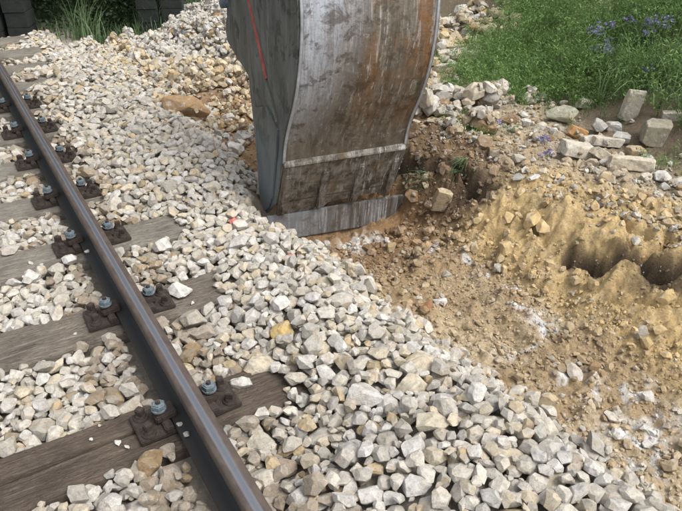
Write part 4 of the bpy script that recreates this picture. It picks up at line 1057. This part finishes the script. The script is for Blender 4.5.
# hedge behind the track and overhanging branches that keep it dark
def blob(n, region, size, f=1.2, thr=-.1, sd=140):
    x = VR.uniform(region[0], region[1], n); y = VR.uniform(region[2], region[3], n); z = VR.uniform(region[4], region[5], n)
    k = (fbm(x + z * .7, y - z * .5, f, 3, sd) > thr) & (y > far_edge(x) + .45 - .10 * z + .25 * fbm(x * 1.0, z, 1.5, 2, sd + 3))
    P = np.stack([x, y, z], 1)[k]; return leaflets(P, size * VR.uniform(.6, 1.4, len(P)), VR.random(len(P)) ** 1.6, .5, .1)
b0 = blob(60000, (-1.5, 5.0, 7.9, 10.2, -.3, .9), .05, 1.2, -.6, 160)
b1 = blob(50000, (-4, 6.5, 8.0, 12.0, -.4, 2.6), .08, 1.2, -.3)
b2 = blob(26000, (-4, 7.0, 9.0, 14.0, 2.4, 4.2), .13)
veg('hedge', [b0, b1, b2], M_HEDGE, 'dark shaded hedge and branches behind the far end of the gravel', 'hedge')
x, y = VR.uniform(.2, 6, 9000), VR.uniform(7.6, 11.4, 9000)
k = (y > far_edge(x) + .02 + .15 * fbm(x, y, 2.5, 2, 150)) & (y < far_edge(x) + 1.5) & (VR.random(9000) < ss(1.6, .1, y - far_edge(x)) + .15); x, y = x[k], y[k]; n = len(x)
g = ribbons(np.stack([x, y, gz(x, y)], 1), rdir(n), VR.uniform(.08, .26, n), VR.uniform(.006, .012, n), VR.uniform(.2, .9, n), 3, VR.random(n) * .6)
veg('verge_grass', [g], M_GRASS, 'short green grass along the foot of the dark hedge', 'grass')
# tall tufts by the gravel edge
for (tx, ty, nb, hh, lab) in ((1.02, 7.72, 90, .62, 'tall green grass tuft at the tip of the far gravel, left of the other tuft'), (1.95, 8.35, 80, .5, 'tall green grass tuft beside the pair of dark grey posts')):
    a = VR.normal(0, .08, (nb, 2)); P = np.stack([tx + a[:, 0], ty + a[:, 1], gz(tx + a[:, 0], ty + a[:, 1])], 1)
    V, F, C = ribbons(P, rdir(nb), VR.uniform(.5, 1, nb) * hh, VR.uniform(.007, .013, nb), VR.uniform(.15, .7, nb), 5)
    me = np_mesh('grass_tuft', V, F, C); me.materials.append(M_GRASS); tag(link('grass_tuft', me), lab, 'grass tuft', 'tall grass tufts')
# grass hanging over the trench edge
for (tx, ty, tz, nb, hh, lean, lab) in ((2.20, 2.86, -.15, 60, .20, (-.9, -.35), 'green grass sods hanging over the edge of the trench'), (2.02, 2.98, -.30, 26, .22, (-.8, .3), 'thin green blades lying on the dark soil right of the bucket')):
    a = VR.normal(0, .028, (nb, 2)); P = np.stack([tx + a[:, 0], ty + a[:, 1], gz(tx + a[:, 0], ty + a[:, 1])], 1)
    V, F, C = ribbons(P, rdir(nb) * .35 + np.array([*lean, 0]), VR.uniform(.6, 1, nb) * hh * .6, VR.uniform(.003, .006, nb), VR.uniform(.9, 1.7, nb), 6)
    me = np_mesh('grass_sod', V, F, C); me.materials.append(M_GRASS); tag(link('grass_sod', me), lab, 'grass')

# purple flowers
def flower(x, y, h, n, lab, lean=(0, 0)):
    rt = bpy.data.objects.new('purple_wildflower', None); COL.objects.link(rt); z0 = float(gz(x, y)[0]); rt.location = (x, y, z0)
    tag(rt, lab, 'wildflower', 'purple wildflowers in the grass')
    ns = max(3, n // 6); tips = []
    B = VR.normal(0, .02, (ns, 3)); B[:, 2] = 0; D = rdir(ns) * .8 + np.array([lean[0], lean[1], 0]); L = h * VR.uniform(.8, 1.1, ns); bd = VR.uniform(.1, .35, ns)
    V, F, C = ribbons(B, D, L, np.full(ns, .005), bd, 5)
    me = np_mesh('stem', V, F, C); me.materials.append(M_GRASS); tag(link('stem', me, None, rt), kind='stuff')
    T = B + np.array([0, 0, 1.]) * (L * (1 - bd * .55))[:, None] + D * (L * bd)[:, None]
    for k in range(ns):
        c = T[k][None] + VR.normal(0, .022, (n // ns + 2, 3)) * np.array([1, 1, .7])
        V, F, C = leaflets(np.repeat(c, 6, 0), np.full(len(c) * 6, .019), VR.random(len(c) * 6), .62, .05)
        me = np_mesh('flower_head', V, F, C); me.materials.append(M_PETAL); tag(link('flower_head', me, None, rt), kind='stuff')
#FLOWERS
FLOWERS = [
    (4.136, 3.583, 0.34, 34, 'purple wildflower cluster, upper left of the three in the grass', (0, 0)),
    (4.031, 3.399, 0.26, 30, 'purple wildflower cluster just below the upper left one', (0, 0)),
    (4.275, 3.159, 0.34, 40, 'purple wildflower cluster at the upper right of the grass', (0, 0)),
    (4.392, 3.511, 0.3, 8, 'small single purple wildflower between the two upper clusters', (0, 0)),
    (3.870, 2.882, 0.16, 4, 'faint purple wildflower low in the long grass', (0, 0)),
    (2.776, 3.196, 0.05, 5, 'tiny purple wildflower low among the rocks left of the brown stone', (0, 0)),
    (2.848, 2.809, 0.05, 6, 'tiny purple wildflower on the gravel right of the brown stone', (0, 0)),
    (2.727, 2.646, 0.04, 4, 'tiny purple wildflower on the gravel left of the slab row', (0, 0)),
]
#FLOWERS_END
for f in FLOWERS: flower(*f)

# ------------------------------------------------------------------ dark posts at the back
def post(x, y, w_, d, h, lab):
    rt = bpy.data.objects.new('concrete_post', None); COL.objects.link(rt); rt.location = (x, y, float(gz(x, y)[0]) - .05); rt.rotation_euler = (0, 0, R(-24)); tag(rt, lab, 'post', 'dark grey block posts before the hedge')
    z = 0; k = 0; bms = bmesh.new(); 
    nb = int(h / .16)
    for k in range(nb):
        bm = bmesh.new(); bx(bm, (.006 * math.sin(k * 2.3), .005 * math.sin(k * 1.7), k * .158 + .08), (w_ * (1 + .02 * math.sin(k * 3.1)), d, .156), Matrix.Rotation(.02 * math.sin(k * 5.1), 4, 'Z'), .004)
        link('block', bm_mesh('block', bm), M_POST, rt)
    bms.free()
#POSTS
POSTS = [
    (0.462, 8.272, 0.223, 0.3, 1.6, 'dark grey block post nearest the rail at the top left corner'),
    (0.245, 8.340, 0.111, 0.3, 1.6, 'dark grey block post cut by the left edge of the photo'),
    (1.912, 8.359, 0.232, 0.3, 1.6, 'left one of the pair of grey posts behind the tall grass'),
    (2.184, 8.271, 0.246, 0.3, 1.6, 'right one of the pair of grey posts behind the tall grass'),
]
#POSTS_END
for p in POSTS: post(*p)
print('TIME total', round(_t.time() - _t0, 1), 'tris', sum(len(me.loops) // 3 for me in bpy.data.meshes))
